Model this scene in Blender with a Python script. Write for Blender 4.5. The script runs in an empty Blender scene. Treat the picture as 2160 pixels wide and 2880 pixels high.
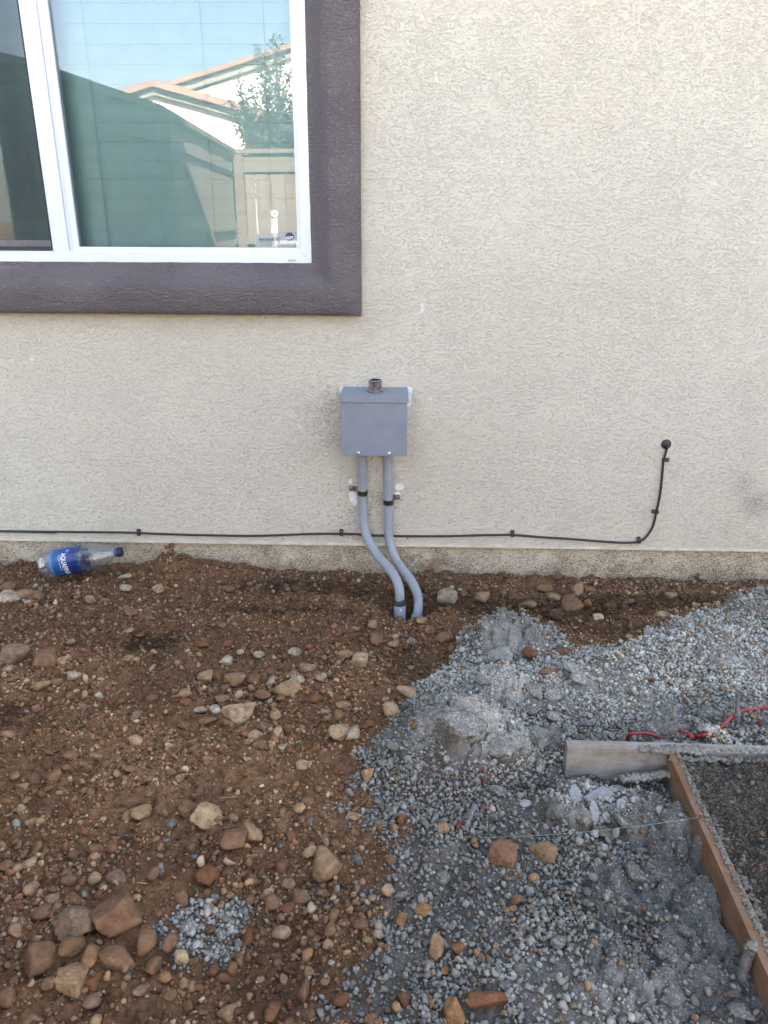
import bpy, bmesh, math, random
import numpy as np
from mathutils import Vector, Matrix

S = bpy.context.scene
COL = S.collection
random.seed(7)
RNG = np.random.RandomState(11)

# ------------------------------------------------------------------ camera
FPX, PW, PH = 2164.0, 2160, 2880
PITCH, YAW, ROLL = math.radians(20.68), math.radians(-1.554), math.radians(0.235)
CAM = np.array([0.0, -2.40, 1.133])
_r = np.array([math.cos(YAW), -math.sin(YAW), 0.0])
_f = np.array([math.sin(YAW) * math.cos(PITCH), math.cos(YAW) * math.cos(PITCH), -math.sin(PITCH)])
_u = np.cross(_r, _f)
CR = math.cos(ROLL) * _r + math.sin(ROLL) * _u
CU = -math.sin(ROLL) * _r + math.cos(ROLL) * _u
cd = bpy.data.cameras.new('camera')
cam = bpy.data.objects.new('camera', cd)
COL.objects.link(cam)
M = Matrix.Identity(4)
for i in range(3):
    M[i][0], M[i][1], M[i][2], M[i][3] = CR[i], CU[i], -_f[i], CAM[i]
cam.matrix_world = M
cd.sensor_fit = 'HORIZONTAL'
cd.sensor_width = 36.0
cd.lens = 36.0 * FPX / PW
cd.clip_start, cd.clip_end = 0.05, 2000
S.camera = cam

# ------------------------------------------------------------------ light
SUN_DIR = Vector((0.42, 1.0, 0.80)).normalized()      # towards the sun: behind the house
SKY_STRENGTH, SUN_STRENGTH, EXPOSURE = 0.055, 5.0, 4.32
W_ = bpy.data.worlds.new('World')
S.world = W_
W_.use_nodes = True
wn, wl = W_.node_tree.nodes, W_.node_tree.links
wn.clear()
sky = wn.new('ShaderNodeTexSky')
sky.sky_type = 'NISHITA'
sky.sun_disc = False
sky.sun_elevation = math.asin(SUN_DIR.z)
sky.sun_rotation = math.atan2(SUN_DIR.x, SUN_DIR.y)
sky.air_density, sky.dust_density, sky.ozone_density = 1.0, 2.0, 0.6
bg = wn.new('ShaderNodeBackground')
bg.inputs['Strength'].default_value = SKY_STRENGTH
wo = wn.new('ShaderNodeOutputWorld')
# thin high cloud, the same all round the sky
tc = wn.new('ShaderNodeTexCoord')
mp = wn.new('ShaderNodeMapping')
mp.inputs['Scale'].default_value = (1.6, 1.6, 6.0)
cn = wn.new('ShaderNodeTexNoise')
cn.inputs['Scale'].default_value = 1.7
cn.inputs['Detail'].default_value = 7
cn.inputs['Distortion'].default_value = 0.6
cr_ = wn.new('ShaderNodeValToRGB')
cr_.color_ramp.elements[0].position = 0.50
cr_.color_ramp.elements[0].color = (0, 0, 0, 1)
cr_.color_ramp.elements[1].position = 0.78
cr_.color_ramp.elements[1].color = (0.55, 0.55, 0.55, 1)
mxw = wn.new('ShaderNodeMixRGB')
mxw.inputs['Color2'].default_value = (7.2, 7.3, 7.6, 1)
wl.new(tc.outputs['Generated'], mp.inputs['Vector'])
wl.new(mp.outputs['Vector'], cn.inputs['Vector'])
wl.new(cn.outputs['Fac'], cr_.inputs['Fac'])
wl.new(cr_.outputs['Color'], mxw.inputs['Fac'])
wl.new(sky.outputs['Color'], mxw.inputs['Color1'])
wl.new(mxw.outputs['Color'], bg.inputs['Color'])
wl.new(bg.outputs['Background'], wo.inputs['Surface'])

sd = bpy.data.lights.new('sun', 'SUN')
sd.energy = SUN_STRENGTH
sd.angle = math.radians(0.53)
sd.color = (1.0, 0.95, 0.87)
sun = bpy.data.objects.new('sun', sd)
sun.rotation_euler = SUN_DIR.to_track_quat('Z', 'Y').to_euler()
sun.location = (4, 12, 14)
COL.objects.link(sun)

vs = S.view_settings
S.display_settings.display_device = 'sRGB'
vs.view_transform = 'Standard'
vs.look = 'None'
vs.gamma = 1.0
vs.exposure = EXPOSURE
vs.use_curve_mapping = False
vs.use_white_balance = True          # the camera balanced for open shade
vs.white_balance_temperature = 7450
vs.white_balance_tint = 10
S.render.engine = 'CYCLES'
S.cycles.max_bounces = 10
S.cycles.transparent_max_bounces = 16
S.cycles.use_denoising = True
S.cycles.denoising_prefilter = 'ACCURATE'
S.cycles.caustics_reflective = False
S.cycles.caustics_refractive = False

# ------------------------------------------------------------------ pixel -> place
def ray(u, v):
    return _f + (u - PW / 2) / FPX * CR - (v - PH / 2) / FPX * CU

def onwall(u, v, y=0.0):
    d = ray(u, v)
    return CAM + d * ((y - CAM[1]) / d[1])

def onlevel(u, v, z=0.0):
    d = ray(u, v)
    return CAM + d * ((z - CAM[2]) / d[2])

def axial(p):
    return float(np.dot(np.asarray(p) - CAM, _f))

GLASS_Y = 0.022
def mirrored(u, v, dist):
    """the place in the yard that the window pane shows at (u, v), dist metres of path along y"""
    d = ray(u, v)
    p = CAM + d * (dist / d[1])
    p[1] = 2 * GLASS_Y - p[1]
    return p

def z1(u, v): return (u / 1.536, v / 1.536)
def z2(u, v): return (880 + u / 2.836, 1000 + v / 2.836)
def z3(u, v): return (u / 2.304, 1430 + v / 2.304)
def z4(u, v): return (u / 1.536, 1600 + v / 1.536)
def z5(u, v): return (u / 1.536, 2240 + v / 1.536)
def z6(u, v): return (1080 + u / 1.536, 1550 + v / 1.536)
def z7(u, v): return (1080 + u / 1.536, 2200 + v / 1.536)
def z8(u, v): return (1700 + u / 3.606, 1150 + v / 3.606)
def zA(u, v): return (1550 + u / 2.72, 1900 + v / 2.72)
def zB(u, v): return (1760 + u / 4.1475, 2480 + v / 4.1475)
def zC(u, v): return (60 + u / 4.879, 1480 + v / 4.879)
def dp(u, v): return (u * 1.302, v * 1.302)

# ------------------------------------------------------------------ mesh helpers
class MB:
    def __init__(s):
        s.v, s.f, s.m = [], [], []
    def quadbox(s, c, mi=0):
        """box from eight corners: 0-3 bottom ring, 4-7 top ring"""
        b = len(s.v)
        s.v += [tuple(map(float, p)) for p in c]
        for q in ((3, 2, 1, 0), (4, 5, 6, 7), (0, 1, 5, 4), (1, 2, 6, 5), (2, 3, 7, 6), (3, 0, 4, 7)):
            s.f.append(tuple(b + i for i in q)); s.m.append(mi)
        return s
    def box(s, x0, x1, y0, y1, z0, z1_, mi=0):
        return s.quadbox([(x0, y0, z0), (x1, y0, z0), (x1, y1, z0), (x0, y1, z0),
                          (x0, y0, z1_), (x1, y0, z1_), (x1, y1, z1_), (x0, y1, z1_)], mi)
    def poly(s, pts, mi=0):
        b = len(s.v)
        s.v += [tuple(map(float, p)) for p in pts]
        s.f.append(tuple(range(b, b + len(pts)))); s.m.append(mi)
        return s
    def prism(s, pts, off, mi=0):
        """polygon pts extruded by the vector off"""
        n, b = len(pts), len(s.v)
        s.v += [tuple(map(float, p)) for p in pts]
        s.v += [tuple(float(a) + float(o) for a, o in zip(p, off)) for p in pts]
        s.f.append(tuple(range(b + n - 1, b - 1, -1))); s.m.append(mi)
        s.f.append(tuple(range(b + n, b + 2 * n))); s.m.append(mi)
        for i in range(n):
            j = (i + 1) % n
            s.f.append((b + i, b + j, b + n + j, b + n + i)); s.m.append(mi)
        return s
    def tube(s, pts, r, n=10, caps=True, mi=0, hollow=None):
        P = [Vector(p) for p in pts]
        rad = r if hasattr(r, '__len__') else [r] * len(P)
        b = len(s.v)
        t0 = next((P[i] - P[0]).normalized() for i in range(1, len(P)) if (P[i] - P[0]).length > 1e-9)
        ref = Vector((0, 0, 1)) if abs(t0.z) < 0.9 else Vector((0, 1, 0))
        nx = t0.cross(ref).normalized()
        for i, p in enumerate(P):
            t = (P[min(i + 1, len(P) - 1)] - P[max(i - 1, 0)])
            if t.length < 1e-9: t = t0
            t = t.normalized()
            nx = (nx - t * nx.dot(t)).normalized()
            ny = t.cross(nx)
            for k in range(n):
                a = 2 * math.pi * k / n
                s.v.append(tuple(p + (nx * math.cos(a) + ny * math.sin(a)) * rad[i]))
        for i in range(len(P) - 1):
            for k in range(n):
                k2 = (k + 1) % n
                s.f.append((b + i * n + k, b + i * n + k2, b + (i + 1) * n + k2, b + (i + 1) * n + k)); s.m.append(mi)
        if caps:
            s.f.append(tuple(b + k for k in range(n - 1, -1, -1))); s.m.append(mi)
            e = b + (len(P) - 1) * n
            s.f.append(tuple(e + k for k in range(n))); s.m.append(mi)
        return s
    def lathe(s, prof, o, ax, n=20, mi=0):
        """prof: (distance along ax, radius)"""
        ax = Vector(ax).normalized(); o = Vector(o)
        return s.tube([o + ax * t for t, _ in prof], [max(r, 1e-5) for _, r in prof], n, True, mi)
    def build(s, name, mats, parent=None, smooth=False, bevel=0.0, seg=2):
        me = bpy.data.meshes.new(name)
        me.from_pydata(s.v, [], s.f)
        mats = mats if isinstance(mats, (list, tuple)) else [mats]
        for m in mats: me.materials.append(m)
        me.polygons.foreach_set('material_index', s.m)
        bm = bmesh.new(); bm.from_mesh(me)
        bmesh.ops.recalc_face_normals(bm, faces=bm.faces)
        bm.to_mesh(me); bm.free()
        if smooth:
            me.polygons.foreach_set('use_smooth', [True] * len(me.polygons))
            me.set_sharp_from_angle(angle=math.radians(42))
        o = bpy.data.objects.new(name, me)
        COL.objects.link(o)
        if parent is not None: o.parent = parent
        if bevel:
            b = o.modifiers.new('bevel', 'BEVEL')
            b.width = bevel; b.segments = seg; b.limit_method = 'ANGLE'; b.angle_limit = math.radians(40)
        return o

def empty(name, loc=(0, 0, 0)):
    o = bpy.data.objects.new(name, None)
    o.location = tuple(float(c) for c in loc)
    o.empty_display_size = 0.05
    COL.objects.link(o)
    return o

def tag(o, label, cat, group=None):
    o['label'] = label; o['category'] = cat
    if group: o['group'] = group
    return o

def root_at(name, loc, label, cat, group=None):
    return tag(empty(name, loc), label, cat, group)

def under(o, parent):
    """parent a mesh that was made in world coordinates"""
    o.parent = parent
    o.matrix_parent_inverse = Matrix.Translation(parent.location).inverted()
    return o

def fast_mesh(name, verts, faces, mat, cols=None, smooth=True, n=3):
    me = bpy.data.meshes.new(name)
    nv, nf = len(verts), len(faces)
    me.vertices.add(nv); me.vertices.foreach_set('co', np.ascontiguousarray(verts, dtype=np.float32).ravel())
    me.loops.add(nf * n); me.loops.foreach_set('vertex_index', np.ascontiguousarray(faces, dtype=np.int32).ravel())
    me.polygons.add(nf)
    me.polygons.foreach_set('loop_start', np.arange(0, nf * n, n, dtype=np.int32))
    me.polygons.foreach_set('loop_total', np.full(nf, n, dtype=np.int32))
    me.polygons.foreach_set('use_smooth', np.full(nf, smooth, dtype=bool))
    me.materials.append(mat)
    for an, arr in (cols or {}).items():
        a = me.attributes.new(an, 'FLOAT_COLOR', 'POINT')
        arr = np.asarray(arr, dtype=np.float32)
        if arr.shape[1] == 3: arr = np.hstack([arr, np.ones((nv, 1), np.float32)])
        a.data.foreach_set('color', arr.ravel())
    me.update(calc_edges=True)
    o = bpy.data.objects.new(name, me)
    COL.objects.link(o)
    return o

def catmull(pts, per=8):
    P = [np.asarray(p, float) for p in pts]
    P = [2 * P[0] - P[1]] + P + [2 * P[-1] - P[-2]]
    out = []
    for i in range(1, len(P) - 2):
        for k in range(per):
            t = k / per
            a, b, c, d = P[i - 1], P[i], P[i + 1], P[i + 2]
            out.append(0.5 * (2 * b + (c - a) * t + (2 * a - 5 * b + 4 * c - d) * t * t + (3 * b - a - 3 * c + d) * t ** 3))
    out.append(P[-2])
    return out

# ------------------------------------------------------------------ material helpers
class NT:
    def __init__(s, name):
        s.mat = bpy.data.materials.new(name)
        s.mat.use_nodes = True
        s.t = s.mat.node_tree
        s.t.nodes.clear()
        s.out = s.t.nodes.new('ShaderNodeOutputMaterial')
    def n(s, typ, **kw):
        return s.t.nodes.new('ShaderNode' + typ)
    def put(s, sock, val):
        if isinstance(val, bpy.types.NodeSocket): s.t.links.new(val, sock)
        elif val is not None:
            if hasattr(sock.default_value, '__len__') and hasattr(val, '__len__') and len(val) == 3 and len(sock.default_value) == 4:
                val = (*val, 1)
            sock.default_value = val
    def pos(s):
        return s.n('NewGeometry').outputs['Position']
    def scaled(s, vec, sc, loc=(0, 0, 0)):
        m = s.n('Mapping'); s.put(m.inputs['Vector'], vec)
        m.inputs['Scale'].default_value = sc; m.inputs['Location'].default_value = loc
        return m.outputs['Vector']
    def noise(s, vec, scale, detail=3, rough=0.55, dist=0.0, out='Fac'):
        x = s.n('TexNoise'); s.put(x.inputs['Vector'], vec)
        x.inputs['Scale'].default_value = scale; x.inputs['Detail'].default_value = detail
        x.inputs['Roughness'].default_value = rough; x.inputs['Distortion'].default_value = dist
        return x.outputs[out]
    def voro(s, vec, scale, feature='F1', out='Distance', rnd=1.0):
        x = s.n('TexVoronoi'); x.feature = feature
        s.put(x.inputs['Vector'], vec); x.inputs['Scale'].default_value = scale
        x.inputs['Randomness'].default_value = rnd
        return x.outputs[out]
    def ramp(s, fac, stops):
        r = s.n('ValToRGB'); s.put(r.inputs['Fac'], fac)
        e = r.color_ramp.elements
        while len(e) < len(stops): e.new(0.5)
        for el, (p, c) in zip(e, stops):
            el.position = p
            el.color = (c, c, c, 1) if not hasattr(c, '__len__') else (*c, 1)
        return r.outputs['Color']
    def math(s, op, a, b=0.0, c=None, clamp=False):
        m = s.n('Math'); m.operation = op; m.use_clamp = clamp
        s.put(m.inputs[0], a); s.put(m.inputs[1], b)
        if c is not None: s.put(m.inputs[2], c)
        return m.outputs[0]
    def mix(s, fac, a, b, mode='MIX'):
        m = s.n('MixRGB'); m.blend_type = mode
        s.put(m.inputs['Fac'], fac); s.put(m.inputs['Color1'], a); s.put(m.inputs['Color2'], b)
        return m.outputs['Color']
    def remap(s, v, a, b, c=0.0, d=1.0):
        m = s.n('MapRange'); s.put(m.inputs['Value'], v)
        for k, x in zip(('From Min', 'From Max', 'To Min', 'To Max'), (a, b, c, d)): m.inputs[k].default_value = x
        return m.outputs['Result']
    def xyz(s, vec):
        x = s.n('SeparateXYZ'); s.put(x.inputs[0], vec); return x.outputs
    def blob(s, vec, c, r, soft=0.0):
        """1 at the point c falling to 0 at the ellipsoid radii r"""
        m = s.n('Mapping'); m.vector_type = 'TEXTURE'
        s.put(m.inputs['Vector'], vec)
        m.inputs['Location'].default_value = tuple(map(float, c)); m.inputs['Scale'].default_value = tuple(map(float, r))
        l = s.n('VectorMath'); l.operation = 'LENGTH'; s.put(l.inputs[0], m.outputs['Vector'])
        return s.remap(l.outputs['Value'], 1.0, soft)
    def bump(s, h, strength, dist, normal=None):
        b = s.n('Bump'); s.put(b.inputs['Height'], h)
        b.inputs['Strength'].default_value = strength; b.inputs['Distance'].default_value = dist
        if normal is not None: s.put(b.inputs['Normal'], normal)
        return b.outputs['Normal']
    def attr(s, name, out='Color'):
        a = s.n('Attribute'); a.attribute_name = name
        return a.outputs[out]
    def pbr(s, col, rough=0.8, normal=None, metal=0.0, spec=None):
        p = s.n('BsdfPrincipled')
        s.put(p.inputs['Base Color'], col); s.put(p.inputs['Roughness'], rough); s.put(p.inputs['Metallic'], metal)
        if normal is not None: s.put(p.inputs['Normal'], normal)
        if spec is not None: s.put(p.inputs['Specular IOR Level'], spec)
        s.t.links.new(p.outputs[0], s.out.inputs['Surface'])
        return p
    def surf(s, sh):
        s.t.links.new(sh, s.out.inputs['Surface'])

def simple(name, col, rough=0.6, metal=0.0, var=0.12, scale=60, bump=0.0, bscale=200):
    t = NT(name); p = t.pos()
    n = t.noise(p, scale, 4)
    c = t.mix(t.remap(n, 0.3, 0.7), tuple(x * (1 - var) for x in col), tuple(min(1, x * (1 + var)) for x in col))
    nm = t.bump(t.noise(p, bscale, 3), bump, 0.002) if bump else None
    t.pbr(c, rough, nm, metal)
    return t.mat
# ------------------------------------------------------------------ wall materials
BOXC = onwall(1052, 1185)
def stucco(name, base, grime):
    t = NT(name); p = t.pos()
    q = t.scaled(p, (0.72, 1.0, 1.2))
    warp = t.noise(q, 90, 2, 0.5, out='Color')
    vm = t.n('VectorMath'); vm.operation = 'MULTIPLY_ADD'
    t.put(vm.inputs[0], warp); vm.inputs[1].default_value = (0.006, 0.006, 0.006); t.put(vm.inputs[2], q)
    n1 = t.noise(vm.outputs[0], 185, 4, 0.6, 0.4)
    n2 = t.noise(q, 330, 2, 0.6)
    zone = t.noise(p, 5.0, 3, 0.6)
    lvl = t.math('ADD', n1, t.remap(zone, 0.3, 0.7, -0.03, 0.05))
    plate = t.ramp(lvl, [(0.30, 0.0), (0.42, 0.50), (0.52, 0.85), (0.68, 1.0)])      # trowelled plates with creases between
    h = t.math('ADD', plate, t.math('MULTIPLY', n2, 0.5))
    big = t.noise(p, 1.3, 4, 0.6)
    c = t.mix(t.remap(big, 0.35, 0.65), base, tuple(x * f for x, f in zip(base, (0.95, 0.94, 0.92))))
    crease = t.ramp(lvl, [(0.35, 1.0), (0.47, 0.0)])
    z = t.xyz(p)[2]
    # crease shade painted into the colour, joined by real dirt low down
    dusty = t.math('MULTIPLY', crease, t.remap(z, 0.75, 0.12, 0.03 if not grime else 0.6, 0.18 if not grime else 0.9))  # painted crease shade and low dirt together
    c = t.mix(dusty, c, (0.23, 0.19, 0.145))
    # worn pale scuffs
    sc = t.ramp(t.noise(t.scaled(p, (1.2, 1, 0.55)), 26, 2, 0.5), [(0.70, 0.0), (0.76, 1.0)])
    c = t.mix(t.math('MULTIPLY', sc, 0.5), c, (0.72, 0.72, 0.72))
    if grime:
        g = t.noise(p, 16, 5, 0.7)
        sp = t.noise(p, 240, 2, 0.6)
        c = t.mix(t.math('MULTIPLY', t.ramp(sp, [(0.52, 0.0), (0.58, 1.0)]), t.math('MULTIPLY', t.remap(g, 0.36, 0.62, 0.15, 0.75), t.remap(z, 0.11, 0.03, 0.55, 1.0))), c, (0.060, 0.046, 0.033))
        low = t.remap(z, 0.115, -0.03, 0.0, 1.0)
        soil = t.math('MULTIPLY', t.remap(t.math('ADD', t.math('MULTIPLY', low, 0.46), t.math('MULTIPLY', g, 0.85)), 0.52, 0.88), 0.85, clamp=True)
        c = t.mix(t.math('MULTIPLY', soil, t.ramp(sp, [(0.38, 0.35), (0.56, 1.0)])), c, (0.15, 0.095, 0.055))
        pip = t.blob(p, onwall(1170, 1585, 0.02), (0.16, 0.3, 0.07))
        c = t.mix(t.math('MULTIPLY', pip, t.ramp(g, [(0.35, 0.0), (0.65, 0.9)]), clamp=True), c, (0.17, 0.10, 0.055))
        fresh = t.math('MULTIPLY', t.ramp(t.noise(p, 22, 4, 0.7), [(0.60, 0.0), (0.66, 1.0)]), t.remap(z, 0.05, 0.0))
        c = t.mix(t.math('MULTIPLY', fresh, 0.6), c, (0.52, 0.51, 0.50))
    else:
        sp = t.noise(p, 230, 2, 0.7)
        # dark hand-sized smudge low on the wall
        b1 = t.blob(p, onwall(2125, 1415), (0.075, 0.4, 0.055))
        b2 = t.blob(p, onwall(2090, 1360), (0.05, 0.4, 0.06))
        sm = t.math('MULTIPLY', t.math('MAXIMUM', b1, t.math('MULTIPLY', b2, 0.6)), t.ramp(sp, [(0.42, 0.0), (0.62, 1.0)]), clamp=True)
        c = t.mix(t.math('MULTIPLY', sm, 0.95), c, (0.10, 0.10, 0.105))
        # scattered mud flecks near the ground
        fl = t.math('MULTIPLY', t.ramp(t.noise(p, 95, 1, 0.4), [(0.735, 0.0), (0.75, 1.0)]), t.remap(z, 0.65, 0.15))
        c = t.mix(t.math('MULTIPLY', fl, 0.85), c, (0.10, 0.085, 0.07))
        # grey dusting round the box and tan dust near the corner of the trim
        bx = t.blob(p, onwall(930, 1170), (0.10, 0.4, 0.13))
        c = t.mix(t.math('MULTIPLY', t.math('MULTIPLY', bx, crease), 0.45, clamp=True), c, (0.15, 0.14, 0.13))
        bx = t.blob(p, onwall(1160, 1260), (0.06, 0.4, 0.12))
        c = t.mix(t.math('MULTIPLY', t.math('MULTIPLY', bx, t.ramp(sp, [(0.4, 0.0), (0.7, 1.0)])), 0.5, clamp=True), c, (0.33, 0.25, 0.16))
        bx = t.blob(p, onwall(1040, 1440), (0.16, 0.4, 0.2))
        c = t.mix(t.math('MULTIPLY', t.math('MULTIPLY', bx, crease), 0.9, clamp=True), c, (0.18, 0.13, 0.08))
        # white sealant sprayed along the box top and dabbed beside the straps
        xs = t.xyz(p)
        a, b_ = onwall(962, 1092), onwall(1153, 1096)
        def bandmask(x0, x1, zc, hw):
            mx = t.math('MULTIPLY', t.remap(xs[0], x0 - 0.012, x0 + 0.004), t.remap(xs[0], x1 + 0.012, x1 - 0.004))
            return t.math('MULTIPLY', mx, t.remap(t.math('ABSOLUTE', t.math('SUBTRACT', xs[2], zc)), hw, hw * 0.45))
        def vband(xc, hw, z0, z1_):
            mz = t.math('MULTIPLY', t.remap(xs[2], z0 - 0.02, z0), t.remap(xs[2], z1_ + 0.006, z1_))
            return t.math('MULTIPLY', mz, t.remap(t.math('ABSOLUTE', t.math('SUBTRACT', xs[0], xc)), hw, hw * 0.3))
        w = bandmask(a[0], b_[0], a[2] - 0.007, 0.016)
        rside = onwall(1153, 1100)
        w = t.math('MAXIMUM', w, vband(rside[0] - 0.003, 0.010, rside[2] - 0.035, rside[2]))
        for cc, rr in ((z2(318, 1125), (0.019, 0.3, 0.028)), (z2(300, 1005), (0.010, 0.3, 0.012)), (z2(690, 1048), (0.022, 0.3, 0.018)),
                       (z2(678, 1112), (0.014, 0.3, 0.018)), (z2(335, 1165), (0.012, 0.3, 0.022))):
            w = t.math('MAXIMUM', w, t.math('MULTIPLY', t.blob(p, onwall(*cc), rr), 0.9))
        rag = t.math('ADD', t.math('MULTIPLY', t.noise(p, 210, 3, 0.75), 3.2), -1.20)
        w = t.ramp(t.math('MULTIPLY', w, t.math('ADD', rag, 0.55), clamp=True), [(0.22, 0.0), (0.34, 1.0)])
        c = t.mix(w, c, (0.80, 0.81, 0.82))
    nm = t.bump(h, 1.0, 0.0024 if not grime else 0.0034)
    t.pbr(c, 0.9, nm, spec=0.25)
    return t.mat

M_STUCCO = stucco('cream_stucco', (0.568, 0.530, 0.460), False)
M_BASE = stucco('grimy_stucco', (0.62, 0.555, 0.45), True)

def trim_mat():
    t = NT('dark_trim_stucco'); p = t.pos()
    n1 = t.noise(t.scaled(p, (0.75, 1, 1.15)), 150, 3, 0.6, 0.5); n2 = t.noise(p, 420, 2, 0.6)
    h = t.math('ADD', t.ramp(n1, [(0.36, 0.0), (0.62, 1.0)]), t.math('MULTIPLY', n2, 0.3))
    c = t.mix(t.remap(t.noise(p, 6, 4), 0.35, 0.65), (0.122, 0.103, 0.112), (0.152, 0.131, 0.138))
    c = t.mix(t.math('MULTIPLY', t.ramp(n1, [(0.55, 0.0), (0.72, 1.0)]), 0.35), c, (0.205, 0.19, 0.20))
    t.pbr(c, 0.58, t.bump(h, 0.9, 0.0046), spec=0.5)
    return t.mat
M_TRIM = trim_mat()
M_VINYL = simple('white_vinyl', (0.63, 0.675, 0.79), 0.38, 0, 0.03, 30)
M_VINYL_SHADE = simple('shaded_vinyl', (0.36, 0.35, 0.38), 0.5, 0, 0.15, 90)  # same vinyl as the frame, with the sash's shade put into the colour
M_DARK = simple('black_rubber', (0.018, 0.018, 0.02), 0.55, 0, 0.2, 80)
M_ROOM = simple('room_paint', (0.35, 0.33, 0.30), 0.9)
M_BLIND = simple('blind_slat', (0.60, 0.71, 0.76), 0.5, 0, 0.05, 20)
M_SOFFIT = simple('soffit_paint', (0.55, 0.52, 0.47), 0.8)
M_BEIGE = simple('weep_cover', (0.50, 0.44, 0.31), 0.5)

def glass_mat():
    t = NT('window_glass')
    fr = t.n('Fresnel'); fr.inputs['IOR'].default_value = 1.75
    tr = t.n('BsdfTransparent'); tr.inputs['Color'].default_value = (0.84, 0.935, 0.93, 1)
    gl = t.n('BsdfGlossy'); gl.inputs['Roughness'].default_value = 0.0
    gl.inputs['Color'].default_value = (0.80, 0.715, 0.80, 1)
    mx = t.n('MixShader')
    t.put(mx.inputs[0], fr.outputs[0])
    t.t.links.new(tr.outputs[0], mx.inputs[1]); t.t.links.new(gl.outputs[0], mx.inputs[2])
    t.surf(mx.outputs[0]); return t.mat
M_GLASS = glass_mat()

def screen_mat():
    t = NT('insect_screen_mesh'); p = t.pos()
    tr = t.n('BsdfTransparent'); df = t.n('BsdfDiffuse')
    df.inputs['Color'].default_value = (0.045, 0.047, 0.05, 1)
    fold = t.noise(t.scaled(p, (9, 1, 1.4)), 1.0, 3, 0.5)
    mx = t.n('MixShader'); t.put(mx.inputs[0], t.remap(fold, 0.3, 0.7, 0.20, 0.32))
    t.t.links.new(tr.outputs[0], mx.inputs[1]); t.t.links.new(df.outputs[0], mx.inputs[2])
    t.surf(mx.outputs[0]); return t.mat
M_SCREEN = screen_mat()

# ------------------------------------------------------------------ the house
house = root_at('house', (0, 0, 0), 'cream stucco house wall with a dark trimmed white sliding window', 'house')
oc = onwall(*z1(1350, 1140))                       # lower right outer corner of the window frame
XR, ZB = float(oc[0]), float(oc[2])
XML, XMR = float(onwall(*z1(236, 1080))[0]), float(onwall(*z1(318, 1085))[0])     # meeting stile
XL = XML - (XR - XMR) + 0.02
ZT = ZB + 1.22
X0, X1, WT = -7.0, 9.0, 3.62
ZD = float(onwall(1080, dp(0, 1177.0)[1])[2])        # lower edge of the stucco
m = MB()
RC = 0.005
for (a, b, c, d) in ((X0, XL - RC, ZD, WT), (XR + RC, X1, ZD, WT), (XL - RC, XR + RC, ZD, ZB - RC), (XL - RC, XR + RC, ZT + RC, WT)):
    m.box(a, b, 0.0, 0.20, c, d)
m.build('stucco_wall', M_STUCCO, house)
m = MB()
m.box(X0, X1, 0.020, 0.25, -0.6, ZD + 0.05)
m.build('base_wall', M_BASE, house)
m = MB()
m.prism([(X0, -0.0035, ZD - 0.0035), (X0, -0.0030, ZD + 0.0035), (X0, 0.002, ZD + 0.0050), (X0, 0.030, ZD + 0.0050), (X0, 0.030, ZD - 0.0035)], (X1 - X0, 0, 0))
m.build('drip_screed', simple('painted_screed', (0.50, 0.455, 0.38), 0.8, 0, 0.22, 22), house)
m = MB()
m.box(X0, X1, 0.2, 7.5, -0.4, 0.0); m.box(X0, X1, 7.3, 7.5, 0, WT)
m.box(X0, X0 + 0.2, 0.2, 7.3, 0, WT); m.box(X1 - 0.2, X1, 0.2, 7.3, 0, WT)
m.build('rear_wall', M_SOFFIT, house)
m = MB()
m.prism([(X0 - 0.5, -0.48, WT + 0.06), (X0 - 0.5, -0.48, WT + 0.24), (X0 - 0.5, 3.75, WT + 1.75), (X0 - 0.5, 8.0, WT + 0.24), (X0 - 0.5, 8.0, WT + 0.06)], (X1 - X0 + 1, 0, 0))
roof = m.build('roof', simple('clay_roof', (0.36, 0.20, 0.13), 0.8, 0, 0.2, 5), house)
m = MB().box(X0 - 0.5, X1 + 0.5, -0.47, 0.0, WT + 0.02, WT + 0.055)
m.build('soffit', M_SOFFIT, house)
m = MB()        # the room behind the window
for bx in ((XL - .5, XR + .5, 3.0, 3.1, 0.1, 2.9), (XL - .6, XL - .5, .2, 3.1, 0.1, 2.9), (XR + .5, XR + .6, .2, 3.1, .1, 2.9),
           (XL - .5, XR + .5, .21, 3.0, 2.8, 2.9), (XL - .5, XR + .5, .21, 3.0, .1, .2)):
    m.box(*bx)
m.build('room_lining', M_ROOM, house)

# dark stucco surround, mitred, with a sloping inner face
prof = [(-0.004, 0.012), (-0.002, -0.003), (0.010, -0.006), (0.016, -0.009), (0.026, -0.021), (0.036, -0.034), (0.046, -0.0455), (0.054, -0.0525), (0.062, -0.0560), (0.072, -0.0570),
        (0.100, -0.0535), (0.120, -0.0495), (0.134, -0.0455), (0.141, -0.041), (0.1445, -0.035), (0.146, -0.030), (0.1465, -0.010), (0.1465, 0.006)]
cor = [(XL, ZB, -1, -1), (XR, ZB, 1, -1), (XR, ZT, 1, 1), (XL, ZT, -1, 1)]
m = MB()
NSEG = 46
ring = []
for k in range(4):
    a, b = cor[k], cor[(k + 1) % 4]
    for j in range(NSEG):
        f = j / NSEG
        ring.append((a, b, f))
rng = random.Random(5)
for (a, b, f) in ring:
    for d, y in prof:
        xa, za = a[0] + a[2] * d, a[1] + a[3] * d
        xb, zb_ = b[0] + b[2] * d, b[1] + b[3] * d
        jit = 0.0007 * rng.uniform(-1, 1)
        m.v.append((xa + (xb - xa) * f + jit, y + jit, za + (zb_ - za) * f + jit))
NP, NRG = len(prof), len(ring)
for i in range(NRG):
    for k in range(NP - 1):
        m.f.append((i * NP + k, i * NP + k + 1, ((i + 1) % NRG) * NP + k + 1, ((i + 1) % NRG) * NP + k)); m.m.append(0)
m.build('window_trim', M_TRIM, house, smooth=True)

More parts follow.
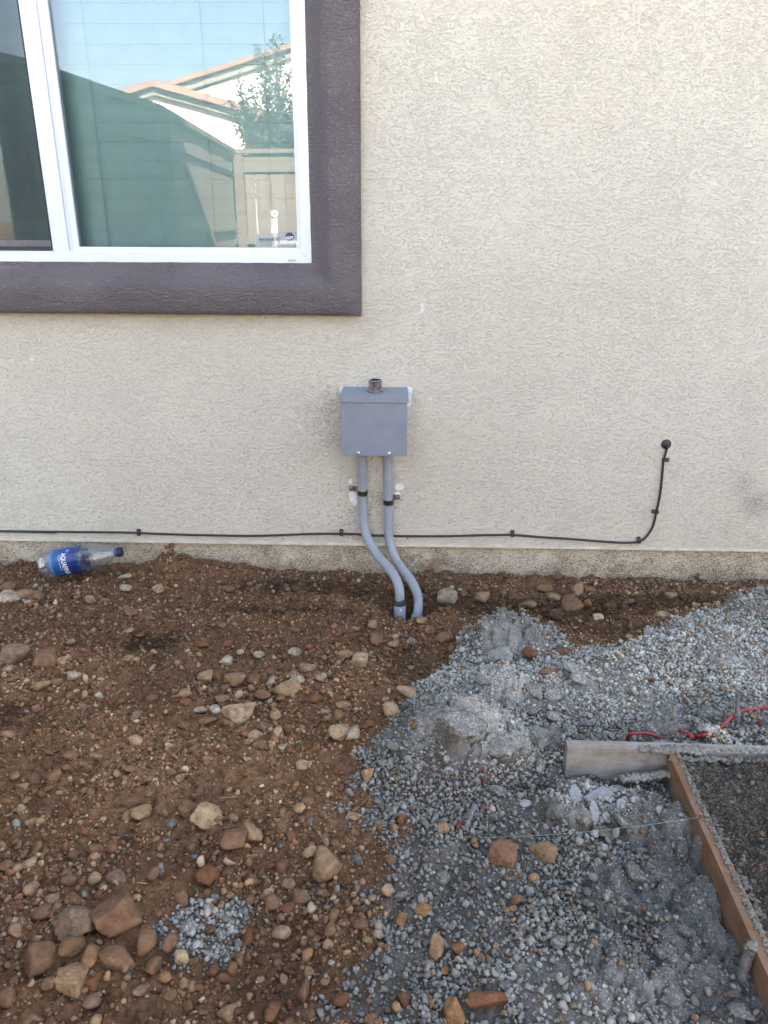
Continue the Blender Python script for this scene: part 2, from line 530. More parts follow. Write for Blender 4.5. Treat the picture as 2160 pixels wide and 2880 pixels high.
# window frame: outer frame, meeting stile, glazing beads
def frame_ring(m, x0, x1, zb, zt, w, y0, y1, mi=0):
    """four mitred bars of width w inside the rectangle"""
    o = [(x0, zb), (x1, zb), (x1, zt), (x0, zt)]
    i = [(x0 + w, zb + w), (x1 - w, zb + w), (x1 - w, zt - w), (x0 + w, zt - w)]
    for k in range(4):
        k2 = (k + 1) % 4
        c = [(o[k][0], y0, o[k][1]), (o[k2][0], y0, o[k2][1]), (i[k2][0], y0, i[k2][1]), (i[k][0], y0, i[k][1])]
        m.prism(c, (0, y1 - y0, 0), mi)
m = MB()
FW = 0.032
frame_ring(m, XL, XR, ZB, ZT, FW, 0.0, 0.09)
window = m.build('window_frame', M_VINYL, house, bevel=0.0018)
m = MB()      # meeting stile in steps
st = XMR - XML
m.box(XML, XMR - 0.016, 0.0035, 0.075, ZB + FW, ZT - FW)
m.box(XMR - 0.0155, XMR, 0.010, 0.07, ZB + FW, ZT - FW)
m.box(XML - 0.010, XML - 0.0005, 0.012, 0.07, ZB + FW, ZT - FW)
m.build('meeting_stile', M_VINYL, window, bevel=0.0015)
m = MB()      # sloping bead round the fixed pane
bx0, bx1, bz0, bz1, bw = XMR, XR - FW, ZB + FW, ZT - FW, 0.0125
o_ = [(bx0, bz0), (bx1, bz0), (bx1, bz1), (bx0, bz1)]
i_ = [(bx0 + bw, bz0 + bw), (bx1 - bw, bz0 + bw), (bx1 - bw, bz1 - bw), (bx0 + bw, bz1 - bw)]
for k in range(4):
    k2 = (k + 1) % 4
    m.quadbox([(o_[k][0], 0.0035, o_[k][1]), (o_[k2][0], 0.0035, o_[k2][1]), (o_[k2][0], 0.021, o_[k2][1]), (o_[k][0], 0.021, o_[k][1]),
               (i_[k][0], 0.0125, i_[k][1]), (i_[k2][0], 0.0125, i_[k2][1]), (i_[k2][0], 0.021, i_[k2][1]), (i_[k][0], 0.021, i_[k][1])])
m.build('glazing_bead', M_VINYL, window)
m = MB().box(bx0 + 0.003, bx1 - 0.003, GLASS_Y, GLASS_Y + 0.005, bz0 + 0.003, bz1 - 0.003)
m.build('glass_pane', M_GLASS, window)
# sliding sash and its pane, screen in front
m = MB()
frame_ring(m, XL + FW, XML + 0.02, ZB + FW, ZT - FW, 0.030, 0.046, 0.074, 0)
m.build('sliding_sash', M_VINYL_SHADE, window, bevel=0.0015)
m = MB().box(XL + FW + 0.028, XML - 0.008, 0.058, 0.063, ZB + FW + 0.028, ZT - FW - 0.028)
m.build('glass_pane', M_GLASS, window)
m = MB()
frame_ring(m, XL + FW + 0.002, XML - 0.0105, ZB + FW + 0.002, ZT - FW - 0.002, 0.010, 0.026, 0.034, 0)
m.build('screen_frame', M_DARK, window)
m = MB().box(XL + FW + 0.010, XML - 0.019, 0.0295, 0.0305, ZB + FW + 0.010, ZT - FW - 0.010)
m.build('insect_screen', M_SCREEN, window)
# little weep slot cover
wc = onwall(*z1(1262, 1126))
m = MB()
n = 20
def stadium(cx, cz, hw, r, k):
    return [(cx + (hw if math.cos(a) >= 0 else -hw) + r * math.cos(a), cz + r * math.sin(a)) for a in [2 * math.pi * (i + .5) / k for i in range(k)]]
ou, inn = stadium(wc[0], wc[2], 0.0105, 0.0058, n), stadium(wc[0], wc[2], 0.0095, 0.0036, n)
for i in range(n):
    j = (i + 1) % n
    m.quadbox([(ou[i][0], -0.0025, ou[i][1]), (ou[j][0], -0.0025, ou[j][1]), (inn[j][0], -0.0025, inn[j][1]), (inn[i][0], -0.0025, inn[i][1]),
               (ou[i][0], 0.0005, ou[i][1]), (ou[j][0], 0.0005, ou[j][1]), (inn[j][0], 0.0005, inn[j][1]), (inn[i][0], 0.0005, inn[i][1])])
m.prism([(x, -0.0008, z) for x, z in inn], (0, 0.0012, 0), 1)
m.build('weep_cover', [M_VINYL, M_BEIGE], window)

# closed blind behind the panes
blind = root_at('window_blind', (0.5 * (XL + XR), 0.11, ZT - 0.05), 'closed white horizontal slat blind hanging behind the window panes', 'window blind')
sl = None
PITCHZ = 0.0508
for i in range(24):
    zc = ZB + 0.058 + i * PITCHZ
    if zc > ZT - 0.04: break
    if sl is None:
        m = MB()
        pr = [(-0.0022, -0.0262), (-0.0030, -0.010), (-0.0018, 0.010), (0.0012, 0.0262), (0.0034, 0.0262), (0.0006, 0.010), (-0.0006, -0.010), (0.0000, -0.0262)]
        w2 = (XR - XL) / 2 - 0.055
        m.prism([(-w2, y, z) for y, z in pr], (2 * w2, 0, 0))
        sl = m.build('slat', M_BLIND, blind)
        o = sl
    else:
        o = sl.copy(); COL.objects.link(o); o.parent = blind
    o.location = (rng.uniform(-.0015, .0015), 0, zc - blind.location.z)
    o.rotation_euler.x = rng.uniform(-0.03, 0.03)
M_CORD = simple('cord_white', (0.52, 0.60, 0.62), 0.8)
for xc in (XMR + 0.075, XR - 0.13, XL + 0.14, 0.5 * (XMR + XR) + 0.05):
    under(MB().tube([(xc, 0.0935, ZB + 0.04), (xc, 0.0935, ZT - 0.05)], 0.0011, 6).build('ladder_cord', M_CORD), blind)
m = MB().box(XL + 0.055, XR - 0.055, 0.100, 0.120, ZB + 0.013, ZB + 0.027)
under(m.build('bottom_rail', M_BLIND), blind)

# ------------------------------------------------------------------ lettering helper
def text_mesh(txt, size, bold=0.0):
    """list of (verts 2D, faces) for a text set in the built-in font, unit height size, starting at the origin"""
    cu = bpy.data.curves.new('lettering', 'FONT')
    cu.body = txt; cu.size = size; cu.offset = bold; cu.resolution_u = 3
    o = bpy.data.objects.new('lettering', cu); COL.objects.link(o)
    dg = bpy.context.evaluated_depsgraph_get(); dg.update()
    me = o.evaluated_get(dg).to_mesh()
    v = [(a.co.x, a.co.y) for a in me.vertices]; f = [tuple(p.vertices) for p in me.polygons]
    o.evaluated_get(dg).to_mesh_clear()
    bpy.data.objects.remove(o); bpy.data.curves.remove(cu)
    return v, f

# security sticker inside the pane
M_NAVY = simple('navy_print', (0.018, 0.024, 0.11), 0.5, 0, 0.05)
M_BAND = simple('dark_galvanised', (0.085, 0.082, 0.078), 0.32, 0.9, 0.5, 140)
M_WHITE = simple('white_print', (0.75, 0.77, 0.80), 0.5, 0, 0.03)
M_STICK = NT('clear_sticker')
_a, _b = M_STICK.n('BsdfTransparent'), M_STICK.n('BsdfDiffuse')
_b.inputs['Color'].default_value = (0.5, 0.53, 0.5, 1)
_m = M_STICK.n('MixShader'); _m.inputs[0].default_value = 0.30
M_STICK.t.links.new(_a.outputs[0], _m.inputs[1]); M_STICK.t.links.new(_b.outputs[0], _m.inputs[2]); M_STICK.surf(_m.outputs[0])
M_STICK = M_STICK.mat
SY = GLASS_Y - 0.0012
def gp(u, v): return onwall(*z1(u, v), SY)
def gs(u, v): return onwall(700 + u / 9.217, 600 + v / 9.217, SY)
st0, st1 = gs(150, 530), gs(1225, 890)
stick = root_at('sticker', (st0[0], SY, st1[2]), 'small clear security sticker with navy badge in the window corner', 'sticker')
m = MB()
c1, c2, c3, c4 = gs(150, 890), gs(1225, 890), gs(1225, 480), gs(170, 535)
m.prism([c1, c2, c3, c4], (0, 0.0006, 0))
under(m.build('backing', M_STICK), stick)
v, f = text_mesh('secured by', 1.0, 0.012)
w = max(a for a, _ in v)
tx0, tx1 = gs(258, 705), gs(812, 712)
sc = (tx1[0] - tx0[0]) / w
m = MB(); m.v = [(tx0[0] + a * sc + 0.10 * b * sc, SY - 0.0004, tx0[2] + b * sc * 1.0 + (tx1[2] - tx0[2]) * a / w) for a, b in v]; m.f = f; m.m = [0] * len(f)
l0, l1 = gs(262, 738), gs(600, 752)
m.prism([(l0[0], SY - .0006, l0[2] - .0007), (l1[0], SY - .0006, l0[2] - .0007), (l1[0], SY - .0006, l0[2] + .0004), (l0[0], SY - .0006, l0[2] + .0004)], (0, 0.0004, 0))
under(m.build('lettering', M_NAVY), stick)
bc = gs(1060, 600)
rr = 0.0120
oct_ = [(bc[0] + rr * 1.1 * math.cos(math.pi / 8 + k * math.pi / 4), SY - 0.0005, bc[2] + rr * math.sin(math.pi / 8 + k * math.pi / 4)) for k in range(8)]
under(MB().prism(oct_, (0, 0.0004, 0)).build('badge', M_NAVY), stick)
v, f = text_mesh('ADT', 1.0, 0.03)
w = max(a for a, _ in v); sc = 0.021 / w
m = MB(); m.v = [(bc[0] - 0.0105 + a * sc, SY - 0.0010, bc[2] - 0.0075 + b * sc * 1.1) for a, b in v]; m.f = f; m.m = [0] * len(f)
under(m.build('badge_lettering', M_WHITE), stick)

# ------------------------------------------------------------------ electrical box
def grey_paint():
    t = NT('grey_enamel'); p = t.pos()
    c = t.mix(t.remap(t.noise(p, 25, 5, 0.6), 0.35, 0.65), (0.165, 0.198, 0.245), (0.190, 0.222, 0.272))
    w = t.n('TexWave'); w.inputs['Scale'].default_value = 9; w.inputs['Distortion'].default_value = 26; w.inputs['Detail'].default_value = 3
    w.inputs['Detail Scale'].default_value = 2.0
    t.put(w.inputs['Vector'], p)
    scr = t.math('MULTIPLY', t.ramp(w.outputs['Fac'], [(0.988, 0.0), (0.998, 1.0)]), t.ramp(t.noise(p, 20, 2), [(0.58, 0.0), (0.66, 0.55)]))
    c = t.mix(scr, c, (0.50, 0.52, 0.55))
    c = t.mix(t.math('MULTIPLY', t.ramp(t.noise(p, 60, 5, 0.7), [(0.62, 0.0), (0.75, 1.0)]), 0.18), c, (0.30, 0.25, 0.2))
    t.pbr(c, 0.42, t.bump(t.noise(p, 900, 2), 0.12, 0.0006), spec=0.5)
    return t.mat
M_BOX = grey_paint()
def zinc_mat():
    t = NT('cast_zinc'); p = t.pos()
    c = t.mix(t.remap(t.noise(p, 90, 4), 0.3, 0.7), (0.13, 0.135, 0.145), (0.42, 0.43, 0.45))
    t.pbr(c, 0.30, t.bump(t.noise(p, 500, 3), 0.3, 0.0006), 0.95)
    return t.mat
M_ZINC = zinc_mat()
M_BRIGHT = simple('bright_screw', (0.72, 0.73, 0.75), 0.28, 0.85)
BD = 0.108
YF = -BD                                            # face of the cover
bl, br = onwall(*z2(231, 797), YF), onwall(*z2(747, 803), YF)
tl, tr = onwall(*z2(217, 350), YF - 0.004), onwall(*z2(768, 352), YF - 0.004)
bx0, bx1 = float(bl[0]), float(br[0])
cxb = 0.5 * (bx0 + bx1)
hw = 0.5 * (bx1 - bx0)
zbot = float(0.5 * (bl[2] + br[2]))
zlip = float(onwall(*z2(490, 376), YF - 0.004)[2])
ztop = float(onwall(*z2(490, 323), YF - 0.004)[2])
hwh = 0.5 * float(tr[0] - tl[0])
box = root_at('junction_box', (cxb, 0, zbot), 'grey raintight metal electrical box with capped hub on the stucco wall', 'electrical box')
m = MB().box(cxb - hw + 0.004, cxb + hw - 0.004, -BD + 0.004, -0.0005, zbot + 0.004, ztop - 0.004)
under(m.build('cabinet', M_BOX, bevel=0.001), box)
m = MB().box(cxb - hw, cxb + hw, YF, YF + 0.0028, zbot, zlip + 0.012)
m.box(cxb - hw, cxb + hw, YF + 0.0028, YF + 0.014, zbot, zbot + 0.0015)
under(m.build('cover', M_BOX, bevel=0.0008), box)
zt2 = float(onwall(*z2(490, 250), -0.004)[2])
m = MB()
sk = 0.0018
hx0, hx1 = cxb - hwh, cxb + hwh
yb = -0.0005
m.quadbox([(hx0, YF - .004, ztop - sk), (hx1, YF - .004, ztop - sk), (hx1 - .004, yb, zt2 - sk), (hx0 + .004, yb, zt2 - sk),
           (hx0, YF - .004, ztop), (hx1, YF - .004, ztop), (hx1 - .004, yb, zt2), (hx0 + .004, yb, zt2)])
m.box(hx0, hx1, YF - 0.004, YF - 0.0025, zlip, ztop - 0.0005)
m.box(hx0, hx0 + 0.0016, YF - 0.002, YF + 0.03, zlip, ztop - 0.002)
m.box(hx1 - 0.0016, hx1, YF - 0.002, YF + 0.03, zlip, ztop - 0.002)
under(m.build('hood', M_BOX, bevel=0.0012), box)
m = MB()      # hub: flange, fluted barrel, recessed plug
hc = onlevel(*z2(502, 268), ztop)
hx, hy, hz = float(hc[0]), -0.058, 0.5 * (ztop + zt2)
hr = 0.0192
m.lathe([(0, hr + .0055), (0.003, hr + .0055), (0.0045, hr + .002)], (hx, hy, hz), (0, 0, 1), 28)
m.lathe([(0.004, hr - .0005), (0.030, hr - .0005), (0.034, hr + .0005), (0.036, hr - .001), (0.036, hr - .004), (0.030, hr - .0045), (0.0299, 0.0001)], (hx, hy, hz), (0, 0, 1), 28)
for k in range(12):
    a = 2 * math.pi * k / 12
    cx_, cy_ = hx + hr * math.cos(a), hy + hr * math.sin(a)
    m.tube([(cx_, cy_, hz + .004), (cx_, cy_, hz + .031)], 0.0014, 6)
under(m.build('hub', M_ZINC, smooth=True), box)
for px in (z2(363, 776), z2(609, 781)):
    q = onwall(*px, YF)
    m = MB().lathe([(0, 0.0052), (0.0016, 0.0050), (0.0030, 0.0036), (0.0036, 0.0001)], (q[0], YF, q[2]), (0, -1, 0), 16)
    m.box(q[0] - .0005, q[0] + .0005, YF - 0.0040, YF - 0.0034, q[2] - .004, q[2] + .004)
    under(m.build('screw', M_BRIGHT, smooth=True), box)

# ------------------------------------------------------------------ conduits
def pvc():
    t = NT('grey_pvc'); p = t.pos()
    c = t.mix(t.remap(t.noise(p, 20, 4), 0.35, 0.65), (0.228, 0.256, 0.298), (0.262, 0.288, 0.328))
    mud = t.math('MULTIPLY', t.ramp(t.noise(p, 45, 5, 0.7), [(0.52, 0.0), (0.66, 1.0)]), t.remap(t.xyz(p)[2], 0.34, 0.0, 0.25, 0.75))
    c = t.mix(t.math('MULTIPLY', mud, 0.6), c, (0.26, 0.19, 0.14))
    t.pbr(c, 0.45, None, spec=0.4)
    return t.mat
M_PVC = pvc()
M_TAPE = simple('dark_glue', (0.03, 0.026, 0.024), 0.6)
PR = 0.0152
def conduit(pts, ys, label, top_r):
    P = [onwall(*z2(*p), y) for p, y in zip(pts, ys)]
    P[0][2] = zbot - 0.0                              # meets the box bottom
    path = catmull(P, 7)
    root = root_at('conduit', P[-1], label, 'conduit', 'grey conduits under the box')
    under(MB().tube(path, PR, 18).build('pipe', M_PVC, smooth=True), root)
    x, y, z = P[0]
    m = MB().lathe([(0, PR + .002), (0.014, PR + .002), (0.0145, PR + .0035), (0.024, PR + .0035), (0.025, PR + .0005)], (x, y, z + .004), (0, 0, -1), 18)
    under(m.build('terminal_adapter', M_PVC, smooth=True), root)
    return root, P, path
ysl = [-0.050, -0.040, -0.030, -0.032, -0.042, -0.070, -0.105, -0.150, -0.190, -0.215, -0.222]
cl, PL, pathL = conduit([(393, 812), (393, 950), (395, 1110), (403, 1250), (415, 1390), (452, 1490), (520, 1600), (600, 1690), (662, 1780), (690, 1870), (693, 1975)], ysl,
                        'grey plastic conduit whose lower end has a broken collar and a printed coupling', 0)
ysr = [-0.050, -0.042, -0.034, -0.034, -0.042, -0.062, -0.095, -0.140, -0.180, -0.210, -0.230, -0.236]
cr2, PR_, pathR = conduit([(594, 812), (595, 950), (600, 1170), (605, 1400), (616, 1500), (650, 1605), (712, 1700), (785, 1800), (828, 1890), (842, 1965), (838, 2040), (833, 2075)], ysr,
                          'grey plastic conduit curving down into the hole close to the pale cobble', 0)
e = Vector(PL[-1]); d = (Vector(pathL[-1]) - Vector(pathL[-4])).normalized()
m = MB().lathe([(-0.012, PR + .0012), (-0.006, PR + .003), (0.003, PR + .0035), (0.006, PR + .001)], e, d, 18)
m.v = [(x + 0.0012 * math.sin(90 * z + 40 * x), y, z + 0.0035 * math.sin(7 * math.atan2(y - e.y, x - e.x))) for x, y, z in m.v]
under(m.build('broken_collar', M_TAPE, smooth=True), cl)
m = MB().lathe([(0.006, PR + .0033), (0.0075, PR + .0042), (0.070, PR + .0042), (0.072, PR + .001)], e, d, 20)
under(m.build('coupling', M_PVC, smooth=True), cl)
q = onwall(*z2(700, 2040), e.y - 0.022)
m = MB().box(q[0] - .0035, q[0] + .0035, e.y - PR - .0056, e.y - PR - .0030, q[2] - .010, q[2] + .006)
under(m.build('printed_label', M_WHITE), cl)
e = Vector(PR_[-1]); d = Vector((-0.15, -0.1, -1)).normalized()
under(MB().lathe([(-0.004, PR + .002), (0.0, PR + .0035), (0.05, PR + .0035), (0.052, PR + .001)], e, d, 20).build('coupling', M_PVC, smooth=True), cr2)

# pipe straps
def strap(P, path, v_px, screw_px, label):
    qy = min(path, key=lambda a: abs(a[2] - onwall(*z2(P, v_px), -0.032)[2]))[1]
    q = onwall(*z2(P, v_px), qy)
    root = root_at('pipe_strap', (q[0], -0.03, q[2]), label, 'pipe strap', 'galvanised straps on the conduits')
    m = MB().lathe([(-0.0085, PR + .0003), (-0.0085, PR + .0016), (-0.006, PR + .0022), (-0.003, PR + .0016), (0.003, PR + .0016), (0.006, PR + .0022), (0.0085, PR + .0016), (0.0085, PR + .0003)], q, (0.03, 0, 1), 22)
    under(m.build('band', M_BAND, smooth=True), root)
    s = onwall(*z2(*screw_px), -0.004)
    x0, x1 = sorted((float(s[0]) + (0.009 if s[0] > q[0] else -0.009), float(q[0]) + (PR if s[0] > q[0] else -PR)))
    m = MB().box(x0, x1, -0.0040, -0.0015, s[2] - .0085, s[2] + .0085)
    sx = float(q[0]) + (PR + .0012 if s[0] > q[0] else -PR - .0012)
    m.box(sx - .0011, sx + .0011, qy, -0.0015, q[2] - .0085, s[2] + .0085)
    under(m.build('tab', M_ZINC, bevel=0.0006), root)
    m = MB().lathe([(0, .0062), (.0015, .0060), (.0016, .0040), (.004, .0038), (.005, .0022), (.0051, .0001)], (s[0], -0.004, s[2]), (0, -1, 0), 14)
    under(m.build('screw', M_ZINC, smooth=True), root)
strap(396, pathL, 1093, (310, 1058), 'galvanised strap higher up, its tab and screw facing the window side')
strap(602, pathR, 1166, (672, 1130), 'galvanised strap set lower, its tab screwed through white sealant away from the window')

# ------------------------------------------------------------------ wall cable
CBP = [(-40, 1493.5), (0, 1494), (180, 1496), (360, 1498), (434, 1501), (560, 1505), (720, 1507), (880, 1501.5), (959, 1501.5), (1014, 1503), (1081, 1507), (1240, 1508), (1350, 1505.5), (1441, 1504.5),
       (1510, 1510), (1590, 1515), (1667, 1521), (1740, 1526), (1770, 1526), (1797, 1523), (1816, 1511), (1836, 1481), (1846, 1441), (1858, 1380), (1865, 1305), (1868, 1289), (1875, 1264)]
cp = [onwall(u, v, -0.0055 + 0.0012 * math.sin(i * 1.9)) for i, (u, v) in enumerate(CBP)]
g = onwall(1873.5, 1249, 0)
cp += [np.array([g[0] + .001, -0.014, g[2] - .006]), np.array([g[0], -0.006, g[2]])]
left = cp[0].copy(); left[0] -= 3.2; left[2] += .02
cp = [left] + cp
cable = root_at('wall_cable', cp[1], 'thin black cable stapled along the bottom of the stucco wall', 'cable')
under(MB().tube(catmull(cp, 6), 0.0037, 10).build('sheath', M_DARK, smooth=True), cable)
gr = root_at('grommet', (g[0], 0, g[2]), 'round black rubber grommet where the cable enters the wall', 'grommet')
under(MB().lathe([(-0.002, .0155), (0.002, .0158), (.004, .0145), (.0055, .0105), (.0075, .0075), (.0080, .0035), (.0081, .0001)], (g[0], 0, g[2]), (0, -1, 0), 28).build('flange', M_DARK, smooth=True), gr)
m = MB().lathe([(0, .0042), (.003, .0042), (.0045, .003), (.0046, .0001)], (g[0], -0.0078, g[2]), (0.1, -1, -.5), 14)
under(m.build('bushing', M_DARK, smooth=True), gr)
CLIPS = [((391, 1501), (0, 1), 'black cable clip above the clear bottle cap'),
         ((960, 1501.5), (0, 1), 'black cable clip just beside the window-side conduit'),
         ((1441, 1504.5), (0, 1), 'black cable clip on the long plain run, midway between conduits and bend'),
         ((1797, 1523), (-.2, 1), 'black cable clip at the foot of the cable bend'),
         ((1847, 1440), (-1, .15), 'black cable clip halfway up the rising cable'),
         ((1867.5, 1293), (1, -.1), 'black cable clip just below the grommet')]
for (u, v), (dx, dz), lab in CLIPS:
    q = onwall(u, v, -0.004)
    r = root_at('cable_clip', (q[0], 0, q[2]), lab, 'cable clip', 'black clips along the wall cable')
    dv = Vector((dx, 0, dz)).normalized(); cv = Vector((dv.z, 0, -dv.x))
    b = Vector((q[0], 0, q[2]))
    def P3(a, c, y): return b + dv * a + cv * c + Vector((0, y, 0))
    m = MB()
    m.quadbox([P3(-.006, -.005, 0), P3(.012, -.005, 0), P3(.012, .005, 0), P3(-.006, .005, 0), P3(-.005, -.005, -.0105), P3(.0045, -.005, -.0105), P3(.0045, .005, -.0105), P3(-.005, .005, -.0105)])
    m.quadbox([P3(.003, -.0062, 0), P3(.0165, -.0062, 0), P3(.0165, .0062, 0), P3(.003, .0062, 0), P3(.003, -.0062, -.006), P3(.0165, -.0062, -.005), P3(.0165, .0062, -.005), P3(.003, .0062, -.006)])
    under(m.build('body', M_DARK, bevel=0.0008), r)
    m = MB().lathe([(0, .0032), (.0012, .0030), (.0016, .0001)], P3(.0100, 0, -.0052), (0, -1, 0), 10)
    under(m.build('nail', M_ZINC, smooth=True), r)
# ------------------------------------------------------------------ noise fields
_TAB = np.random.RandomState(3).rand(16, 256, 256)
def vn(x, y, s, k=0):
    x = np.asarray(x, float) / s + 37.3 * (k + 1); y = np.asarray(y, float) / s + 11.7 * (k + 1)
    xi, yi = np.floor(x).astype(int), np.floor(y).astype(int)
    fx, fy = x - xi, y - yi
    fx = fx * fx * (3 - 2 * fx); fy = fy * fy * (3 - 2 * fy)
    T = _TAB[k % 16]
    a, b = T[xi % 256, yi % 256], T[(xi + 1) % 256, yi % 256]
    c, d = T[xi % 256, (yi + 1) % 256], T[(xi + 1) % 256, (yi + 1) % 256]
    return 2 * ((a * (1 - fx) + b * fx) * (1 - fy) + (c * (1 - fx) + d * fx) * fy) - 1

def sstep(a, b, x):
    t = np.clip((x - a) / (b - a), 0, 1)
    return t * t * (3 - 2 * t)

def flat(u, v, z=0.0):
    return onlevel(u, v, z)[:2]

# ------------------------------------------------------------------ lay-out of the yard floor
ZFT = 0.069                                          # top of the form boards
fa, fb = flat(*zA(898, 592), ZFT), flat(*zB(1659, 1090), ZFT)      # outer top edge of the long board
fdir = (fb - fa) / np.linalg.norm(fb - fa)
fnorm = np.array([-fdir[1], fdir[0]])
if fnorm[0] < 0: fnorm = -fnorm                      # towards the inside of the form
sa = flat(*zA(125, 545), ZFT)                        # stub board: front top edge, free end
sb = flat(*zA(885, 568), ZFT)
sdir = (sb - sa) / np.linalg.norm(sb - sa)
snorm = np.array([-sdir[1], sdir[0]])                # towards the wall
corner = fa
def side_long(x, y): return (x - fa[0]) * fnorm[0] + (y - fa[1]) * fnorm[1]
def side_far(x, y): return (x - sa[0]) * snorm[0] + (y - sa[1]) * snorm[1]

GREY = [dp(*p) for p in ((1700, 1262), (1640, 1278), (1560, 1300), (1490, 1335), (1410, 1362), (1340, 1392), (1240, 1392), (1190, 1352), (1120, 1338), (1060, 1338), (1010, 1366), (985, 1420),
        (935, 1465), (900, 1505), (850, 1550), (832, 1620), (800, 1690), (790, 1770), (770, 1850), (745, 1950), (765, 2040), (740, 2110), (690, 2180), (620, 2500), (2000, 2500), (2000, 1262))]
GREYP = np.array([flat(*p) for p in GREY])
def poly_sd(x, y, P):
    """signed distance to a polygon, positive inside"""
    x, y = np.asarray(x, float), np.asarray(y, float)
    d = np.full(x.shape, 1e9); ins = np.zeros(x.shape, bool)
    n = len(P)
    for i in range(n):
        ax, ay = P[i]; bx, by = P[(i + 1) % n]
        ex, ey = bx - ax, by - ay
        t = np.clip(((x - ax) * ex + (y - ay) * ey) / (ex * ex + ey * ey + 1e-12), 0, 1)
        d = np.minimum(d, (x - ax - t * ex) ** 2 + (y - ay - t * ey) ** 2)
        c = ((ay > y) != (by > y)) & (x < ex * (y - ay) / (ey + (1e-12 if ey == 0 else 0)) + ax)
        ins ^= c
    d = np.sqrt(d)
    return np.where(ins, d, -d)

BUMPS = []    # (centre xy, sx, sy, height)
def bump_at(u, v, sx, sy, h): BUMPS.append((*flat(u, v), sx, sy, h))
bump_at(*dp(1085, 1392), .10, .058, .085)      # spoil ridge by the pipes
bump_at(*dp(1040, 1400), .06, .05, .018)
bump_at(*dp(1010, 1600), .10, .09, .092)       # lower lump
bump_at(*dp(1090, 1500), .10, .07, .050)
bump_at(*dp(960, 1640), .06, .05, .016)
bump_at(*dp(1350, 1440), .16, .08, .014)
bump_at(*dp(1560, 1400), .15, .10, .020)
bump_at(*dp(1640, 1300), .12, .06, .025)
bump_at(*dp(1140, 1690), .05, .04, -.026)
bump_at(*dp(1330, 1690), .10, .03, -.018)
BUMPS.append((float(PL[-1][0]) + .022, float(PL[-1][1]) - .022, .062, .050, -.095))     # the hole
BUMPS.append((float(PR_[-1][0]) + .015, float(PR_[-1][1]) - .012, .04, .035, -.05))
bump_at(*dp(800, 1390), .07, .05, .012)
bump_at(*dp(960, 1335), .05, .04, .022)
bump_at(*dp(955, 1440), .05, .06, -.012)
bump_at(*dp(600, 1300), .18, .035, -.020)      # shallow trough
bump_at(*dp(600, 1340), .16, .03, .006)
bump_at(*dp(330, 1390), .09, .05, -.016)
bump_at(*dp(230, 1935), .12, .09, .012)
bump_at(*dp(560, 1900), .12, .12, -.010)
bump_at(*dp(1400, 1950), .15, .15, -.010)
bump_at(*dp(1260, 1760), .08, .05, .012)
bump_at(*dp(1180, 2060), .09, .07, .010)
bump_at(*dp(1590, 1560), .08, .05, .030)       # concrete spilled beyond the far board
bump_at(*dp(1440, 1590), .05, .03, .030)
WALLB = [(float(onwall(*dp(u, 1245))[0]), s, h) for u, s, h in
         ((370, .05, .055), (440, .12, .028), (300, .10, .016), (40, .14, .014), (780, .16, -.006), (1080, .10, .004), (1300, .2, -.006), (1560, .25, -.014))]

def coarse(x, y):
    h = .010 * vn(x, y, .31, 1) + .007 * vn(x, y, .12, 2) + .004 * vn(x, y, .055, 3)
    near = sstep(2.2, 1.6, np.hypot(x, y + 1.0))
    for bx, by, sx, sy, a in BUMPS:
        h = h + a * np.exp(-((x - bx) / sx) ** 2 - ((y - by) / sy) ** 2)
    wy = np.exp(-(np.clip(-y, 0, 9) / .09) ** 2)
    for bx, s, a in WALLB:
        h = h + a * wy * np.exp(-((x - bx) / s) ** 2)
    return h

CRUST = [(*flat(*dp(u, v)), rx, ry, k) for u, v, rx, ry, k in (
    (1010, 1600, .17, .13, 1.0), (1090, 1395, .11, .065, 1.0), (1080, 1510, .12, .07, .9), (900, 1620, .06, .05, .5), (1180, 1600, .05, .06, .6),
    (1430, 1800, .08, .09, 1.), (1480, 1930, .11, .09, 1.), (1540, 2080, .11, .09, 1.), (1360, 1930, .10, .08, .8), (1600, 2190, .12, .08, 1.), (1330, 2110, .10, .08, .7),
    (1250, 1770, .07, .04, .6), (1440, 1590, .08, .04, .9), (1580, 1440, .12, .05, .6), (1240, 1450, .06, .04, .5))]
def crusted(x, y):
    """where the spilled cement has set to a cracked crust"""
    q = np.zeros_like(np.asarray(x, float))
    for cx, cy, rx, ry, k in CRUST:
        q = np.maximum(q, k * np.exp(-((x - cx) / rx) ** 2 - ((y - cy) / ry) ** 2))
    return sstep(.30, .62, q + .22 * vn(x, y, .06, 3) + .12 * vn(x, y, .022, 7))

def cells(x, y, s, k):
    """cracked plates: (how far from the crack 0..1, a random number for the plate)"""
    rs = np.random.RandomState(40 + k); J = rs.rand(3, 512, 512)
    wx, wy = x + .35 * s * vn(x, y, s * .6, 2), y + .35 * s * vn(x, y, s * .6, 6)
    gx_, gy_ = np.floor(wx / s).astype(int), np.floor(wy / s).astype(int)
    f1 = np.full(x.shape, 9.); f2 = np.full(x.shape, 9.); idv = np.zeros(x.shape)
    for a in (-1, 0, 1):
        for b in (-1, 0, 1):
            ci, cj = (gx_ + a) % 512, (gy_ + b) % 512
            d = np.hypot(gx_ + a + J[0, ci, cj] - wx / s, gy_ + b + J[1, ci, cj] - wy / s)
            nearer = d < f1
            f2 = np.where(nearer, f1, np.minimum(f2, d)); idv = np.where(nearer, J[2, ci, cj], idv); f1 = np.where(nearer, d, f1)
    return np.clip((f2 - f1) / .5, 0, 1), idv

